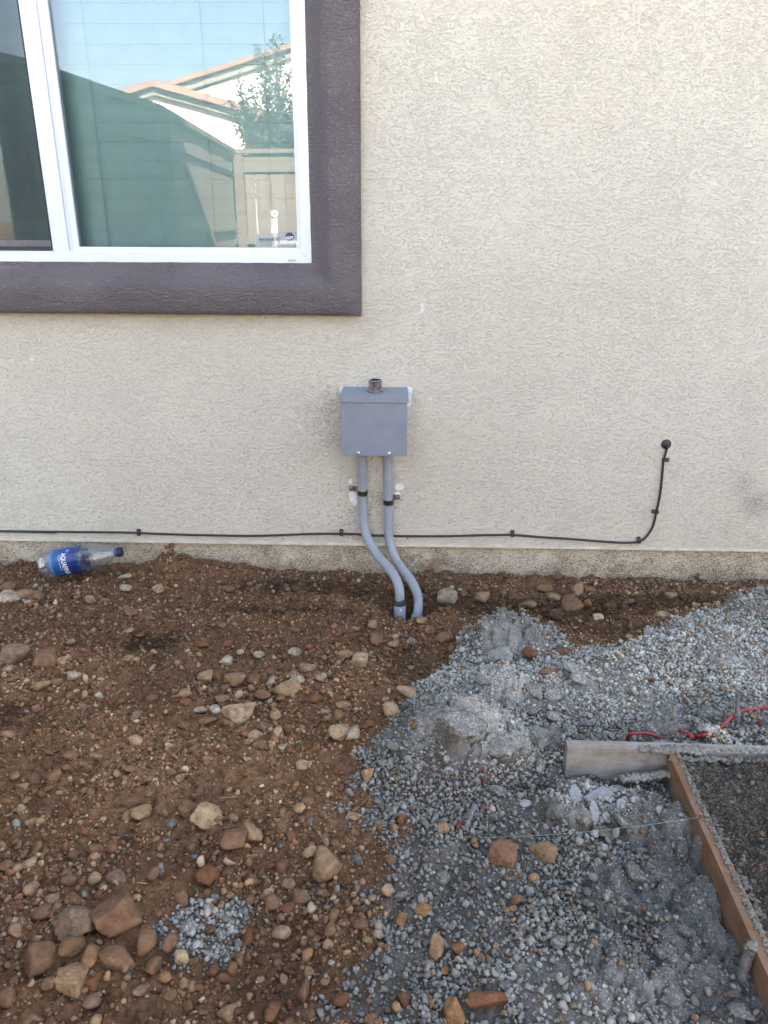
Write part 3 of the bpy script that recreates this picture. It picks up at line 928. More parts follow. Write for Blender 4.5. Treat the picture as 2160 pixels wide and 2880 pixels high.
def field(x, y, spots):
    q = np.zeros_like(np.asarray(x, float))
    for u, v, rx, ry, k in spots:
        cx, cy = flat(*dp(u, v))
        q = np.maximum(q, k * np.exp(-((x - cx) / rx) ** 2 - ((y - cy) / ry) ** 2))
    return q
def dust_falloff(x, y):
    """gravel still powdered with dry cement (round the heap and along the wall side); elsewhere clean, with dimmer near-side light painted in"""
    q = field(x, y, ((1600, 1420, .55, .30, 1.), (1330, 1480, .35, .20, 1.), (1040, 1480, .22, .20, 1.), (1050, 1600, .16, .12, 1.), (430, 2000, .10, .08, .45), (1250, 1740, .12, .06, .75), (1150, 2080, .12, .08, .35), (1560, 1640, .20, .07, .9), (1290, 2170, .12, .07, .35)))
    return np.clip(1.15 * q + .22 * vn(x, y, .09, 5) + .10 * vn(x, y, .03, 2), 0, 1)
def dry_falloff(x, y):
    """soil pale where dry, with dimmer near-side light painted into the rest"""
    q = field(x, y, ((330, 1650, .40, .22, .9), (700, 1480, .22, .12, .8), (120, 1450, .25, .15, .7), (600, 1730, .2, .12, .7), (250, 1950, .25, .12, .35)))
    return np.clip(q + .25 * vn(x, y, .10, 9) + .12 * vn(x, y, .035, 3), 0, 1)

def masks(x, y):
    nearer = sstep(-.75, -1.15, y)                 # the border is ragged and mixed on the near side
    sd = poly_sd(x, y, GREYP) + (.028 + .05 * nearer) * vn(x, y, .13, 4) + (.016 + .030 * nearer) * vn(x, y, .04, 5)
    wd = .045 + .085 * nearer
    grey = sstep(-wd, wd, sd) - .55 * nearer * sstep(.22, .62, vn(x, y, .085, 12) + .35 * vn(x, y, .03, 9)) * sstep(.30, .02, sd)
    grey = np.clip(grey, 0, 1)
    # small heap of clean pebbles in the brown soil and a thin trail of pebbles above it
    for (u, v), rx, ry in ((dp(432, 2000), .075, .068), (dp(505, 1975), .04, .04), (dp(470, 2055), .05, .03)):
        c = flat(u, v)
        q = 1 - np.hypot((x - c[0]) / rx, (y - c[1]) / ry) + .35 * vn(x, y, .035, 6)
        grey = np.maximum(grey, sstep(-.35, .55, q + .35 * vn(x, y, .016, 3)) * .8)
    damp = np.zeros_like(grey)
    for (u, v), rx, ry, k in ((dp(330, 1385), .10, .05, 1.), (dp(620, 1318), .17, .028, .8), (dp(1000, 1310), .16, .07, 1.), (dp(1200, 1310), .26, .075, 1.), (dp(1400, 1300), .2, .05, .9), (dp(700, 1270), .22, .05, .9),
                              (dp(1330, 1365), .10, .03, .7), (dp(880, 1290), .14, .06, .9), (dp(10, 1550), .06, .05, .8), (dp(890, 1430), .10, .07, .6), (dp(620, 2090), .10, .08, .45),
                              (dp(960, 1640), .03, .02, .5), (dp(1330, 1690), .09, .025, .9), (dp(1140, 1700), .05, .04, .7), (dp(1200, 1985), .09, .03, .6)):  # spots in the pit and under the board stub paint in gap shade
        c = flat(u, v)
        q = 1 - np.hypot((x - c[0]) / (1.5 * rx), (y - c[1]) / (1.5 * ry)) + .35 * vn(x, y, .05, 7)
        damp = np.maximum(damp, k * sstep(0, .6, q))
    inside = sstep(.012, .018, side_long(x, y)) * sstep(-.012, -.018, side_far(x, y)) * sstep(1.36, 1.30, (x - fa[0]) * fdir[0] + (y - fa[1]) * fdir[1]) * sstep(2.2, 1.7, x)
    spill = sstep(0.0, .05, side_far(x, y)) * sstep(.20, .10, side_far(x, y)) * sstep(.0, .12, x - fa[0])
    return grey, damp, inside, spill

# dense in front of the lens, wide steps out to the horizon
GS = 0.0046
def axis(a, b, s, lo, hi, g=1.35):
    mid = np.arange(a, b + s * .5, s)
    out, st, x = [], s, mid[-1]
    while x < hi:
        st *= g; x += st; out.append(min(x, hi))
    pre, st, x = [], s, mid[0]
    while x > lo:
        st *= g; x -= st; pre.append(max(x, lo))
    return np.concatenate([pre[::-1], mid, out])
DX0, DX1, DY0, DY1 = -1.58, 1.62, -1.84, 0.028
gx = axis(DX0, DX1, GS, -600, 600)
gy = axis(DY0, DY1, GS, -600, 3.0)
XX, YY = np.meshgrid(gx, gy, indexing='ij')
HH = coarse(XX, YY)
far = sstep(2.0, 4.0, np.hypot(XX, YY + 1))
HH = HH * (1 - far)
GM, DM, IM, SM = masks(XX, YY)

def interp(A, x, y):
    x = np.clip(np.asarray(x, float), gx[0], gx[-1] - 1e-6); y = np.clip(np.asarray(y, float), gy[0], gy[-1] - 1e-6)
    i = np.clip(np.searchsorted(gx, x) - 1, 0, len(gx) - 2); j = np.clip(np.searchsorted(gy, y) - 1, 0, len(gy) - 2)
    fx = (x - gx[i]) / (gx[i + 1] - gx[i]); fy = (y - gy[j]) / (gy[j + 1] - gy[j])
    return (A[i, j] * (1 - fx) + A[i + 1, j] * fx) * (1 - fy) + (A[i, j + 1] * (1 - fx) + A[i + 1, j + 1] * fx) * fy

# medium and fine relief
HB = 1.7 * (1 - GM) * (.0045 * vn(XX, YY, .028, 8) + .0030 * vn(XX, YY, .013, 9) + .0016 * vn(XX, YY, .0075, 10))
clod = vn(XX, YY, .045, 11)
HG = 1.35 * GM * (.0085 * np.clip(clod, -.25, 1) + .0050 * np.abs(vn(XX, YY, .020, 12)) + .0032 * vn(XX, YY, .010, 13))
HH = HH + (HB + HG) * (1 - far)
CM = crusted(XX, YY) * GM
e1, r1 = cells(XX, YY, .052, 1)
e2, r2 = cells(XX, YY, .019, 2)
HH = HH + CM * (1 - IM) * (1 - far) * (.026 * (r1 - .40) + .022 * sstep(0, .30, e1) - .014 + .006 * (r2 - .5) + .0048 * sstep(0, .5, e2) + .0015 * vn(XX, YY, .009, 10))
# concrete fill inside the form: crusty, with pits
fill = .064 + .006 * vn(XX, YY, .09, 14) + .0045 * vn(XX, YY, .03, 15) + .0035 * vn(XX, YY, .014, 8) - .012 * np.clip(vn(XX, YY, .018, 9) - .35, 0, 1)
HH = HH * (1 - IM) + fill * IM
edge = sstep(.0, -.02, side_long(XX, YY)) * sstep(-.09, -.03, side_long(XX, YY)) * (side_far(XX, YY) < .02)
HH = HH + SM * (.030 + .012 * vn(XX, YY, .04, 3) + .006 * vn(XX, YY, .018, 4))
# half buried lumps: round caps pressed into the surface
def splat(n, rmin, rmax, hfrac, where):
    px = RNG.uniform(DX0, DX1, n); py = RNG.uniform(DY0, DY1, n)
    ok = RNG.rand(n) < where(px, py)
    rs = rmin + (rmax - rmin) * RNG.rand(n) ** 2.5
    for x, y, r in zip(px[ok], py[ok], rs[ok]):
        i0, i1 = np.searchsorted(gx, (x - r, x + r)); j0, j1 = np.searchsorted(gy, (y - r, y + r))
        if i1 <= i0 or j1 <= j0: continue
        d2 = ((gx[i0:i1, None] - x) ** 2 + (gy[None, j0:j1] - y) ** 2) / (r * r)
        cap = np.sqrt(np.clip(1 - d2, 0, 1)) * r * hfrac
        HH[i0:i1, j0:j1] = np.maximum(HH[i0:i1, j0:j1], interp(HH, x, y) + cap - .25 * r * hfrac)
splat(5200, .006, .016, .55, lambda x, y: .3 + .5 * interp(GM, x, y))
splat(900, .014, .034, .42, lambda x, y: .15 + .6 * interp(GM, x, y) * (interp(IM, x, y) < .1))
splat(2600, .006, .014, .5, lambda x, y: interp(IM, x, y) * 1.0)
# the ground stops just under the base wall
HH = np.where(YY > .03, np.minimum(HH, -.02), HH)

def hz(x, y): return float(interp(HH, x, y))
def onground(u, v, lift=0.0):
    z = 0.0
    for _ in range(7):
        p = onlevel(u, v, z)
        z = 0.5 * z + 0.5 * (hz(p[0], p[1]) + lift)
    return onlevel(u, v, z)

def ground_mat():
    t = NT('soil_and_cement'); p = t.pos()
    a = t.n('SeparateColor'); t.put(a.inputs[0], t.attr('mask')); g, d, i = a.outputs
    n1 = t.noise(p, 7, 5, 0.65); n2 = t.noise(p, 60, 5, 0.7); n3 = t.noise(p, 420, 3, 0.7)
    soil = t.ramp(n2, [(0.30, (0.072, 0.036, 0.018)), (0.48, (0.138, 0.075, 0.040)), (0.66, (0.215, 0.130, 0.075))])
    soil = t.mix(t.remap(n1, 0.35, 0.68, 0.0, 0.55), soil, (0.185, 0.108, 0.060))
    m2 = t.n('SeparateColor'); t.put(m2.inputs[0], t.attr('dust')); ds, cru, dry = m2.outputs  # dust and dry channels also carry the painted near-side light fall-off
    soil = t.mix(1.0, soil, t.mix(dry, (0.84, 0.80, 0.76), (1.50, 1.46, 1.42)), 'MULTIPLY')  # dry tone and dimmer near-side light, both put into the colour
    soil = t.mix(t.ramp(n3, [(0.60, 0.0), (0.74, 0.55)]), soil, (0.33, 0.25, 0.18))
    soil = t.mix(t.ramp(n3, [(0.26, 0.6), (0.38, 0.0)]), soil, (0.05, 0.032, 0.022))
    cem = t.ramp(n2, [(0.28, (0.130, 0.132, 0.130)), (0.5, (0.235, 0.240, 0.236)), (0.70, (0.350, 0.355, 0.350))])
    cem = t.mix(t.remap(n1, 0.40, 0.72, 0.0, 0.5), cem, (0.245, 0.225, 0.195))
    gr = t.voro(p, 210)
    cem = t.mix(t.ramp(gr, [(0.30, 0.0), (0.62, 0.42)]), cem, (0.090, 0.090, 0.088))
    gap_shade = t.ramp(n2, [(0.30, (0.058, 0.050, 0.040)), (0.68, (0.135, 0.124, 0.106))])  # shade in the gaps between pebbles, put into the ground colour
    cem = t.mix(cru, gap_shade, cem)
    cem = t.mix(1.0, cem, t.mix(ds, (0.64, 0.64, 0.62), (1.72, 1.70, 1.62)), 'MULTIPLY')  # cement powder and near-side light fall-off, both put into the colour
    cem = t.mix(t.ramp(n3, [(0.60, 0.0), (0.74, 0.6)]), cem, (0.40, 0.41, 0.41))
    cem = t.mix(t.ramp(n3, [(0.26, 0.7), (0.38, 0.0)]), cem, (0.075, 0.075, 0.072))
    gm = t.math('ADD', g, t.remap(n2, 0.3, 0.7, -0.22, 0.22))
    c = t.mix(t.remap(gm, 0.35, 0.65), soil, cem)
    wet = t.ramp(n2, [(0.28, (0.022, 0.020, 0.017)), (0.48, (0.066, 0.061, 0.053)), (0.70, (0.125, 0.118, 0.106))])
    wet = t.mix(t.ramp(gr, [(0.30, 0.0), (0.60, 0.8)]), wet, (0.016, 0.015, 0.013))
    wet = t.mix(t.ramp(n3, [(0.26, 0.8), (0.40, 0.0)]), wet, (0.025, 0.022, 0.018))
    wet = t.mix(1.0, wet, t.mix(ds, (1.15, 1.13, 1.08), (2.2, 2.12, 1.98)), 'MULTIPLY')
    c = t.mix(i, c, wet)
    dk = t.math('MULTIPLY', d, 0.80)
    c = t.mix(dk, c, (0.050, 0.024, 0.012))
    h = t.math('ADD', t.noise(p, 190, 5, 0.75), t.math('MULTIPLY', gr, -0.75))
    t.pbr(c, 0.92, t.bump(h, 0.75, 0.006), spec=0.2)
    return t.mat
M_GROUND = ground_mat()
nx_, ny_ = XX.shape
verts = np.stack([XX.ravel(), YY.ravel(), HH.ravel()], 1)
ii = np.arange(nx_ * ny_).reshape(nx_, ny_)
quads = np.stack([ii[:-1, :-1].ravel(), ii[1:, :-1].ravel(), ii[1:, 1:].ravel(), ii[:-1, 1:].ravel()], 1)
gobj = fast_mesh('ground', verts, quads, M_GROUND, {'mask': np.stack([np.clip(GM + .8 * SM, 0, 1).ravel(), DM.ravel() * (1 - IM.ravel()), np.maximum(IM, .75 * SM).ravel()], 1),
                                                    'dust': np.stack([dust_falloff(XX, YY).ravel(), np.maximum(CM, sstep(.1, .6, vn(XX, YY, .13, 13)) * .5).ravel(), dry_falloff(XX, YY).ravel()], 1)}, True, 4)  # first and third channels also carry the painted light fall-off
gobj['kind'] = 'structure'

# ------------------------------------------------------------------ stone materials
def stone_mat(name, colour, per_object):
    t = NT(name); p = t.pos()
    if per_object:
        base = t.n('ObjectInfo').outputs['Color']
    else:
        base = t.attr('tint')
    n1 = t.noise(p, 48, 5, 0.68); n2 = t.noise(p, 260, 4, 0.7)
    c = t.mix(t.remap(n1, 0.32, 0.68, 0.0, 1.0), t.mix(1.0, base, (0.58, 0.54, 0.50), 'MULTIPLY'), t.mix(1.0, base, (1.30, 1.30, 1.28), 'MULTIPLY'))
    c = t.mix(t.ramp(n2, [(0.57, 0.0), (0.72, 0.55)]), c, t.mix(1.0, base, (1.65, 1.62, 1.55), 'MULTIPLY'))
    c = t.mix(t.ramp(n2, [(0.28, 0.65), (0.42, 0.0)]), c, t.mix(1.0, base, (0.28, 0.25, 0.23), 'MULTIPLY'))
    if per_object and colour == 'brown':
        # clinging soil in patches
        c = t.mix(t.ramp(t.noise(p, 75, 4, 0.65), [(0.52, 0.0), (0.66, 0.65)]), c, (0.150, 0.088, 0.052))
    h = t.math('ADD', t.noise(p, 120, 5, 0.7), t.math('MULTIPLY', n2, 0.5))
    if colour == 'grey' and per_object:
        h = t.math('ADD', h, t.math('MULTIPLY', t.voro(p, 150, 'SMOOTH_F1'), -1.0))
    if colour == 'grey' and per_object:
        c = t.mix(t.ramp(t.voro(p, 190), [(0.30, 0.0), (0.60, 0.60)]), c, t.mix(1.0, base, (0.30, 0.30, 0.30), 'MULTIPLY'))
        c = t.mix(t.ramp(t.noise(p, 140, 3, .7), [(0.36, 0.55), (0.47, 0.0)]), c, t.mix(1.0, base, (0.38, 0.38, 0.38), 'MULTIPLY'))
    t.pbr(c, 0.86, t.bump(h, 0.9, 0.0050 if per_object else 0.0022), spec=0.28)
    return t.mat
M_STONE = stone_mat('field_stone', 'brown', True)
M_LUMP = stone_mat('cement_lump', 'grey', True)
M_BITS = stone_mat('loose_bits', 'bits', False)

# ------------------------------------------------------------------ stone shapes
def ico(sub):
    bm = bmesh.new(); bmesh.ops.create_icosphere(bm, subdivisions=sub, radius=1.0)
    v = np.array([x.co[:] for x in bm.verts]); f = np.array([[q.index for q in p.verts] for p in bm.faces]); bm.free()
    return v, f
ICO = {k: ico(k) for k in (1, 2, 3, 4)}
ICO[0] = (np.array([(1, 0, 0), (-1, 0, 0), (0, 1, 0), (0, -1, 0), (0, 0, 1), (0, 0, -1)], float),
          np.array([(0, 2, 4), (2, 1, 4), (1, 3, 4), (3, 0, 4), (2, 0, 5), (1, 2, 5), (3, 1, 5), (0, 3, 5)]))      # for grains a pixel or two across
def n3(v, s, rs):
    """cheap smooth 3-D noise: sum of random sines"""
    o = np.zeros(len(v))
    for _ in range(7):
        k = rs.normal(size=3) * s; ph = rs.rand() * 6.28
        o += np.sin(v @ k + ph)
    return o / 3.0
def stone_shape(sub, kind, seed):
    rs = np.random.RandomState(seed)
    v, f = ICO[sub]
    v = v / np.linalg.norm(v, axis=1)[:, None]
    if kind == 'round':
        npl, k, spread, nz = 14, 9.0, .14, .035
    elif kind == 'angular':
        npl, k, spread, nz = 11, 34.0, .30, .020
    elif kind == 'flat':
        npl, k, spread, nz = 12, 26.0, .22, .020
    elif kind == 'rough':
        npl, k, spread, nz = 12, 16.0, .26, .060
    else:
        npl, k, spread, nz = 12, 20.0, .20, .03
    N = rs.normal(size=(npl, 3)); N /= np.linalg.norm(N, axis=1)[:, None]
    D = 1 - spread * rs.rand(npl) - .12
    q = np.maximum(v @ N.T, .02) / D[None, :]
    r = 1.0 / (np.sum(q ** k, axis=1)) ** (1.0 / k)
    r = np.clip(r, .3, 1.5)
    r *= 1 + nz * n3(v, 3.5, rs) + .6 * nz * n3(v, 9, rs)
    if kind == 'rough':
        r *= 1 + .07 * n3(v, 13, rs) + .055 * n3(v, 27, rs)
    if kind in ('angular', 'rough', 'flat') and sub > 2:
        r *= 1 + .012 * n3(v, 22, rs)
    p = v * r[:, None]
    p -= .5 * (p.max(0) + p.min(0))
    p /= (p.max(0) - p.min(0))                      # unit box
    return p, f
SHAPES = {}
def shape_mesh(kind, i, mat, sub=3):
    key = (kind, i, mat.name, sub)
    if key not in SHAPES:
        p, f = stone_shape(sub, kind, 100 + 17 * i + {'round': 1, 'angular': 2, 'flat': 3, 'rough': 4, 'long': 5}[kind])
        me = bpy.data.meshes.new('stone_' + kind)
        me.from_pydata(p.tolist(), [], f.tolist())
        me.polygons.foreach_set('use_smooth', [True] * len(f))
        me.materials.append(mat)
        SHAPES[key] = me
    return SHAPES[key]

TONE = {'brown': (.215, .125, .072), 'tan': (.330, .220, .132), 'buff': (.40, .295, .190), 'pale': (.44, .375, .285), 'white': (.55, .51, .44),
        'reddish': (.205, .092, .048), 'dark': (.100, .056, .033), 'greyish': (.238, .170, .118), 'rust': (.235, .130, .078), 'yellow': (.42, .33, .19), 'orange': (.32, .175, .085),
        'grey': (.305, .310, .294), 'lightgrey': (.350, .352, .334), 'darkgrey': (.203, .205, .193), 'slate': (.285, .298, .292)}
PLACED = []          # (x, y, radius)
COUNT = {}
def stone(uv, w, h, kind, tone, label, lump=False, sub=3, tilt=.22, lift=.33, zk=.80, zr=None, name=None, group=None, cat=None):
    """a stone whose outline is about w by h source pixels at uv"""
    p = onground(*uv)
    a = axial(p)
    W, H = w * a / FPX, h * a / FPX
    sz = H * zk
    p = onground(*uv, lift=sz * lift)
    return stone_at(p, (W, H * 1.05, sz), kind, tone, label, lump, sub, tilt, zr, name, group, cat)
def stone_at(p, dims, kind, tone, label, lump=False, sub=3, tilt=.22, zr=None, name=None, group=None, cat=None):
    k = COUNT.get(kind, 0); COUNT[kind] = k + 1
    me = shape_mesh(kind, k % 9, M_LUMP if lump else M_STONE, sub)
    o = bpy.data.objects.new(name or ('concrete_lump' if lump else 'stone'), me)
    o.location = tuple(map(float, p))
    o.scale = dims
    o.rotation_euler = (random.uniform(-tilt, tilt), random.uniform(-tilt, tilt), (random.choice((0, math.pi)) + random.uniform(-.25, .25)) if zr is None else zr)
    c = TONE[tone]; j = random.uniform(.9, 1.1)
    X_, Y_ = np.array([p[0]]), np.array([p[1]])
    j *= float((.74 + .50 * dust_falloff(X_, Y_))[0] if lump else (.88 + .25 * dry_falloff(X_, Y_) - .25 * interp(DM, X_, Y_))[0])
    o.color = (c[0] * j, c[1] * j, c[2] * j, 1)
    COL.objects.link(o)
    tag(o, label, cat or ('concrete lump' if lump else 'stone'), group or ('lumps of crusted concrete' if lump else 'stones lying on the soil'))
    PLACED.append((float(p[0]), float(p[1]), .5 * max(dims[0], dims[1])))
    return o
# ------------------------------------------------------------------ stones one can point to (zone, u, v, w, h, shape, tone, label)
K = 1 / 1.536
BIG = [
 (z5, 515, 515, 205, 220, 'angular', 'rust', 'largest angular reddish boulder, upright beside the grey pebble heap'),
 (z5, 160, 705, 165, 165, 'round', 'brown', 'large rounded brown stone nearest the lower corner cluster, ball shaped'),
 (z5, 320, 785, 150, 145, 'rough', 'tan', 'rough tan block in front of the ball shaped stone cluster'),
 (z5, 512, 690, 172, 120, 'angular', 'brown', 'flat-topped angular brown stone just below the largest boulder'),
 (z5, 330, 545, 190, 170, 'rough', 'greyish', 'broad greyish slab leaning behind the ball shaped stone'),
 (z5, 312, 645, 95, 135, 'long', 'brown', 'leaning oblong brown stone on the greyish slab'),
 (z5, 392, 690, 58, 90, 'angular', 'orange', 'small orange-brown wedge between the tan block and the largest boulder'),
 (z5, 635, 632, 90, 110, 'round', 'brown', 'upright rounded brown stone between largest boulder and grey pebble heap'),
 (z5, 1008, 198, 142, 128, 'angular', 'rust', 'dark red-brown pointed stone joined to a tan stone'),
 (z5, 1092, 160, 92, 100, 'rough', 'tan', 'tan stone wedged behind the dark red-brown pointed stone'),
 (z5, 892, 92, 128, 118, 'angular', 'buff', 'angular stone with a pale whitish top face'),
 (z5, 815, 52, 100, 80, 'rough', 'brown', 'dull brown stone just behind the pale-topped angular stone'),
 (z5, 606, 82, 80, 82, 'angular', 'tan', 'tan angular stone of a close pair, the larger one'),
 (z5, 550, 84, 42, 48, 'angular', 'tan', 'narrow tan stone of a close pair, the smaller one'),
 (z5, 575, 25, 80, 50, 'angular', 'brown', 'brown wedge stone behind the close tan pair'),
 (z5, 893, 335, 95, 80, 'angular', 'reddish', 'reddish angular stone above the grey pebble heap'),
 (z5, 1412, 300, 125, 140, 'round', 'tan', 'smooth tan hump half buried at the edge of the gravel'),
 (z5, 505, 350, 80, 58, 'round', 'greyish', 'smooth greyish oval stone above the largest boulder'),
 (z5, 660, 338, 50, 50, 'round', 'brown', 'small rounded brown stone near the loose grey pebbles'),
 (z5, 315, 258, 55, 45, 'angular', 'brown', 'small brown chip in the open soil above the greyish slab'),
 (z5, 405, 225, 72, 58, 'round', 'brown', 'rounded brown stone in the open soil above the smooth oval'),
 (z5, 75, 313, 46, 40, 'round', 'buff', 'buff pebble near the edge, above the ball shaped stone'),
 (z5, 790, 690, 70, 64, 'angular', 'yellow', 'yellowish angular stone at the foot of the grey pebble heap'),
 (z5, 655, 740, 64, 84, 'round', 'brown', 'egg shaped brown stone in front of the upright rounded stone'),
 (z5, 733, 630, 50, 72, 'angular', 'brown', 'brown chip on the near edge of the grey pebble heap'),
 (z5, 905, 578, 48, 48, 'round', 'dark', 'single round brown stone lying on the grey pebble heap'),
 (z5, 1170, 935, 58, 90, 'angular', 'reddish', 'upright reddish stone low in the mixed gravel'),
 (z5, 1310, 840, 45, 80, 'long', 'brown', 'slim brown stone standing in the mixed gravel'),
 (z5, 970, 788, 62, 40, 'angular', 'reddish', 'flat reddish chip in front of the grey pebble heap'),
 (z5, 140, 960, 120, 75, 'round', 'brown', 'broad brown stone cut by the bottom edge under the tan block'),
 (z5, 1300, 440, 85, 62, 'round', 'brown', 'muddy brown stone in a clump near the tan hump'),
 (z5, 1245, 380, 60, 52, 'round', 'tan', 'tan stone in the muddy clump near the tan hump'),
 (z5, 1245, 482, 55, 45, 'angular', 'reddish', 'reddish stone under the muddy clump near the tan hump'),
 (z5, 1345, 482, 36, 44, 'round', 'pale', 'pale cream pebble under the muddy clump'),
 (z5, 1440, 515, 45, 58, 'angular', 'orange', 'orange stone in the grey gravel below the tan hump'),
 (z5, 1600, 965, 52, 44, 'round', 'orange', 'rounded orange-tan stone at the bottom of the dark gravel'),
 (z5, 798, 805, 48, 38, 'round', 'tan', 'tan oval below the yellowish angular stone'),
 (z5, 1325, 690, 45, 54, 'round', 'orange', 'orange-brown rounded stone in the sparse gravel'),
 (z5, 1420, 640, 50, 38, 'round', 'tan', 'tan oval in the sparse gravel above an orange stone'),
 (z5, 735, 862, 62, 48, 'round', 'brown', 'brown stone in the loose soil near the bottom middle'),
 (z5, 610, 955, 58, 48, 'round', 'dark', 'dark brown stone near the bottom edge'),
 (z5, 1295, 48, 48, 42, 'angular', 'tan', 'tan chip beside scattered pebbles, above the tan hump'),
 (z5, 1530, 82, 58, 40, 'angular', 'tan', 'tan flat stone at the gravel edge above the hump'),
 (z5, 1185, 695, 62, 32, 'flat', 'brown', 'flat brown chip in the bare reddish strip'),
 (z5, 940, 95, 40, 40, 'angular', 'brown', 'brown chip touching the pale-topped angular stone'),
 (z5, 1450, 200, 40, 34, 'angular', 'brown', 'small brown stone behind the smooth tan hump'),
 (z5, 1335, 760, 46, 40, 'round', 'tan', 'tan stone between two upright brown stones in the gravel'),
 (z5, 1070, 610, 44, 70, 'angular', 'reddish', 'reddish sliver beside the grey pebble heap'),
 (z5, 1035, 700, 36, 62, 'long', 'brown', 'narrow brown stone in front of the reddish sliver'),
 (z5, 210, 815, 60, 70, 'angular', 'brown', 'brown stone tucked between the ball shaped stone and the tan block'),
 (z5, 405, 790, 50, 70, 'angular', 'reddish', 'reddish stone pressed against the side of the tan block'),
 (z5, 605, 845, 60, 50, 'angular', 'greyish', 'greyish stone below the egg shaped stone'),
 (z5, 20, 300, 60, 50, 'angular', 'brown', 'brown stone cut by the picture edge above the buff pebble'),
 (z5, 30, 870, 70, 80, 'round', 'brown', 'brown stone cut by the picture edge below the ball shaped stone'),
 (z4, 38, 123, 82, 62, 'round', 'pale', 'round cobble with a whitish top at the picture edge below the bottle'),
 (z4, 108, 112, 60, 60, 'round', 'tan', 'brown cobble touching the whitish-topped cobble below the bottle'),
 (z4, 160, 108, 45, 36, 'angular', 'greyish', 'grey-brown chip beside the cobble pair below the bottle'),
 (z4, 540, 32, 52, 28, 'flat', 'pale', 'pale flat stone below the bottle cap'),
 (z4, 545, 80, 45, 35, 'angular', 'pale', 'pale chip in front of the flat stone below the bottle cap'),
 (z4, 688, 86, 42, 54, 'angular', 'buff', 'buff upright stone by the soil mound at the wall'),
 (z4, 392, 130, 48, 36, 'angular', 'tan', 'tan stone on the slope in front of the bottle'),
 (z4, 455, 135, 40, 30, 'round', 'brown', 'brown pebble on the slope in front of the bottle cap'),
 (z4, 30, 75, 62, 45, 'angular', 'brown', 'muddy clod at the edge behind the whitish-topped cobble'),
 (z4, 205, 385, 78, 90, 'angular', 'brown', 'tall angular brown stone of the clump at the soil edge'),
 (z4, 268, 397, 60, 58, 'angular', 'tan', 'tan stone leaning on the tall angular brown stone'),
 (z4, 315, 462, 52, 36, 'round', 'pale', 'pale stone in front of the tall angular clump'),
 (z4, 80, 360, 112, 110, 'flat', 'greyish', 'dusty grey-brown slab half buried near the picture edge'),
 (z4, 180, 505, 70, 45, 'flat', 'tan', 'flat tan stone in front of the half buried slab'),
 (z4, 245, 490, 40, 36, 'angular', 'brown', 'brown stone between the flat tan stone and the pale one'),
 (z4, 548, 270, 46, 26, 'round', 'tan', 'tan oval on the rim of the damp hollow'),
 (z4, 603, 288, 46, 28, 'round', 'brown', 'brown oval beside the tan one on the rim of the damp hollow'),
 (z4, 560, 386, 50, 26, 'flat', 'tan', 'flat tan chip below the damp hollow'),
 (z4, 978, 398, 56, 46, 'angular', 'pale', 'cream angular stone on the dark soil past the damp hollow'),
 (z4, 1118, 370, 46, 32, 'angular', 'pale', 'cream block, alone between the damp hollow and the conduits'),
 (z4, 1036, 360, 30, 28, 'round', 'yellow', 'yellowish pebble between two cream stones'),
 (z4, 985, 320, 36, 36, 'angular', 'reddish', 'red-brown stone behind the yellowish pebble'),
 (z4, 870, 326, 60, 30, 'round', 'reddish', 'red-brown long stone at the far rim of the damp hollow'),
 (z4, 1555, 396, 70, 66, 'angular', 'buff', 'buff angular stone in front of the conduits, larger of two'),
 (z4, 1495, 366, 62, 40, 'angular', 'tan', 'tan stone in front of the conduits, smaller of two'),
 (z4, 1328, 428, 66, 42, 'round', 'tan', 'smooth tan oval stone in the stony belt'),
 (z4, 1258, 456, 46, 38, 'round', 'tan', 'tan round stone touching a white-faced stone'),
 (z4, 1282, 480, 62, 40, 'angular', 'pale', 'white-faced stone tucked behind the big oval stone'),
 (z4, 1242, 520, 98, 62, 'round', 'tan', 'big oval tan stone in the stony belt'),
 (z4, 895, 462, 56, 56, 'angular', 'tan', 'tan stone at the start of the stony belt, paired with a tall one'),
 (z4, 938, 455, 40, 50, 'angular', 'brown', 'tall brown stone between two tan ones in the stony belt'),
 (z4, 1015, 476, 78, 56, 'angular', 'tan', 'wide tan stone in the stony belt'),
 (z4, 1095, 476, 56, 50, 'angular', 'brown', 'brown stone next to the wide tan stone'),
 (z4, 1025, 620, 132, 80, 'angular', 'buff', 'large angular buff stone with pale facets amid the soil'),
 (z4, 896, 655, 88, 40, 'flat', 'brown', 'flat brown stone in front of two whitish chips'),
 (z4, 800, 672, 60, 38, 'angular', 'brown', 'brown stone at the end of the whitish chip row'),
 (z4, 872, 608, 62, 32, 'angular', 'pale', 'whitish chip beside the white one'),
 (z4, 932, 603, 40, 38, 'angular', 'white', 'white chip, the whitest one beside the large buff stone'),
 (z4, 976, 660, 50, 36, 'round', 'brown', 'brown stone just before the large angular buff stone'),
 (z4, 1028, 543, 42, 36, 'angular', 'pale', 'pale angular chip above the large buff stone'),
 (z4, 970, 517, 28, 28, 'angular', 'greyish', 'small grey pyramid stone above the whitish chips'),
 (z4, 960, 565, 60, 34, 'round', 'tan', 'tan stone right behind the large angular buff stone'),
 (z4, 800, 535, 50, 36, 'round', 'tan', 'tan pebble pair member, before the stony belt'),
 (z4, 805, 575, 50, 32, 'angular', 'reddish', 'red-brown chip behind the whitish chips'),
 (z4, 1130, 550, 70, 52, 'round', 'brown', 'soil-caked brown stone between buff stone and big oval'),
 (z4, 1192, 625, 46, 50, 'round', 'tan', 'upright tan stone past the large buff stone'),
 (z4, 1465, 635, 44, 46, 'round', 'orange', 'orange-brown stone just above the split pair'),
 (z4, 1405, 622, 40, 34, 'round', 'tan', 'tan pebble beside the orange-brown one above the split pair'),
 (z4, 1485, 588, 62, 32, 'round', 'tan', 'tan long stone above the orange-brown stone'),
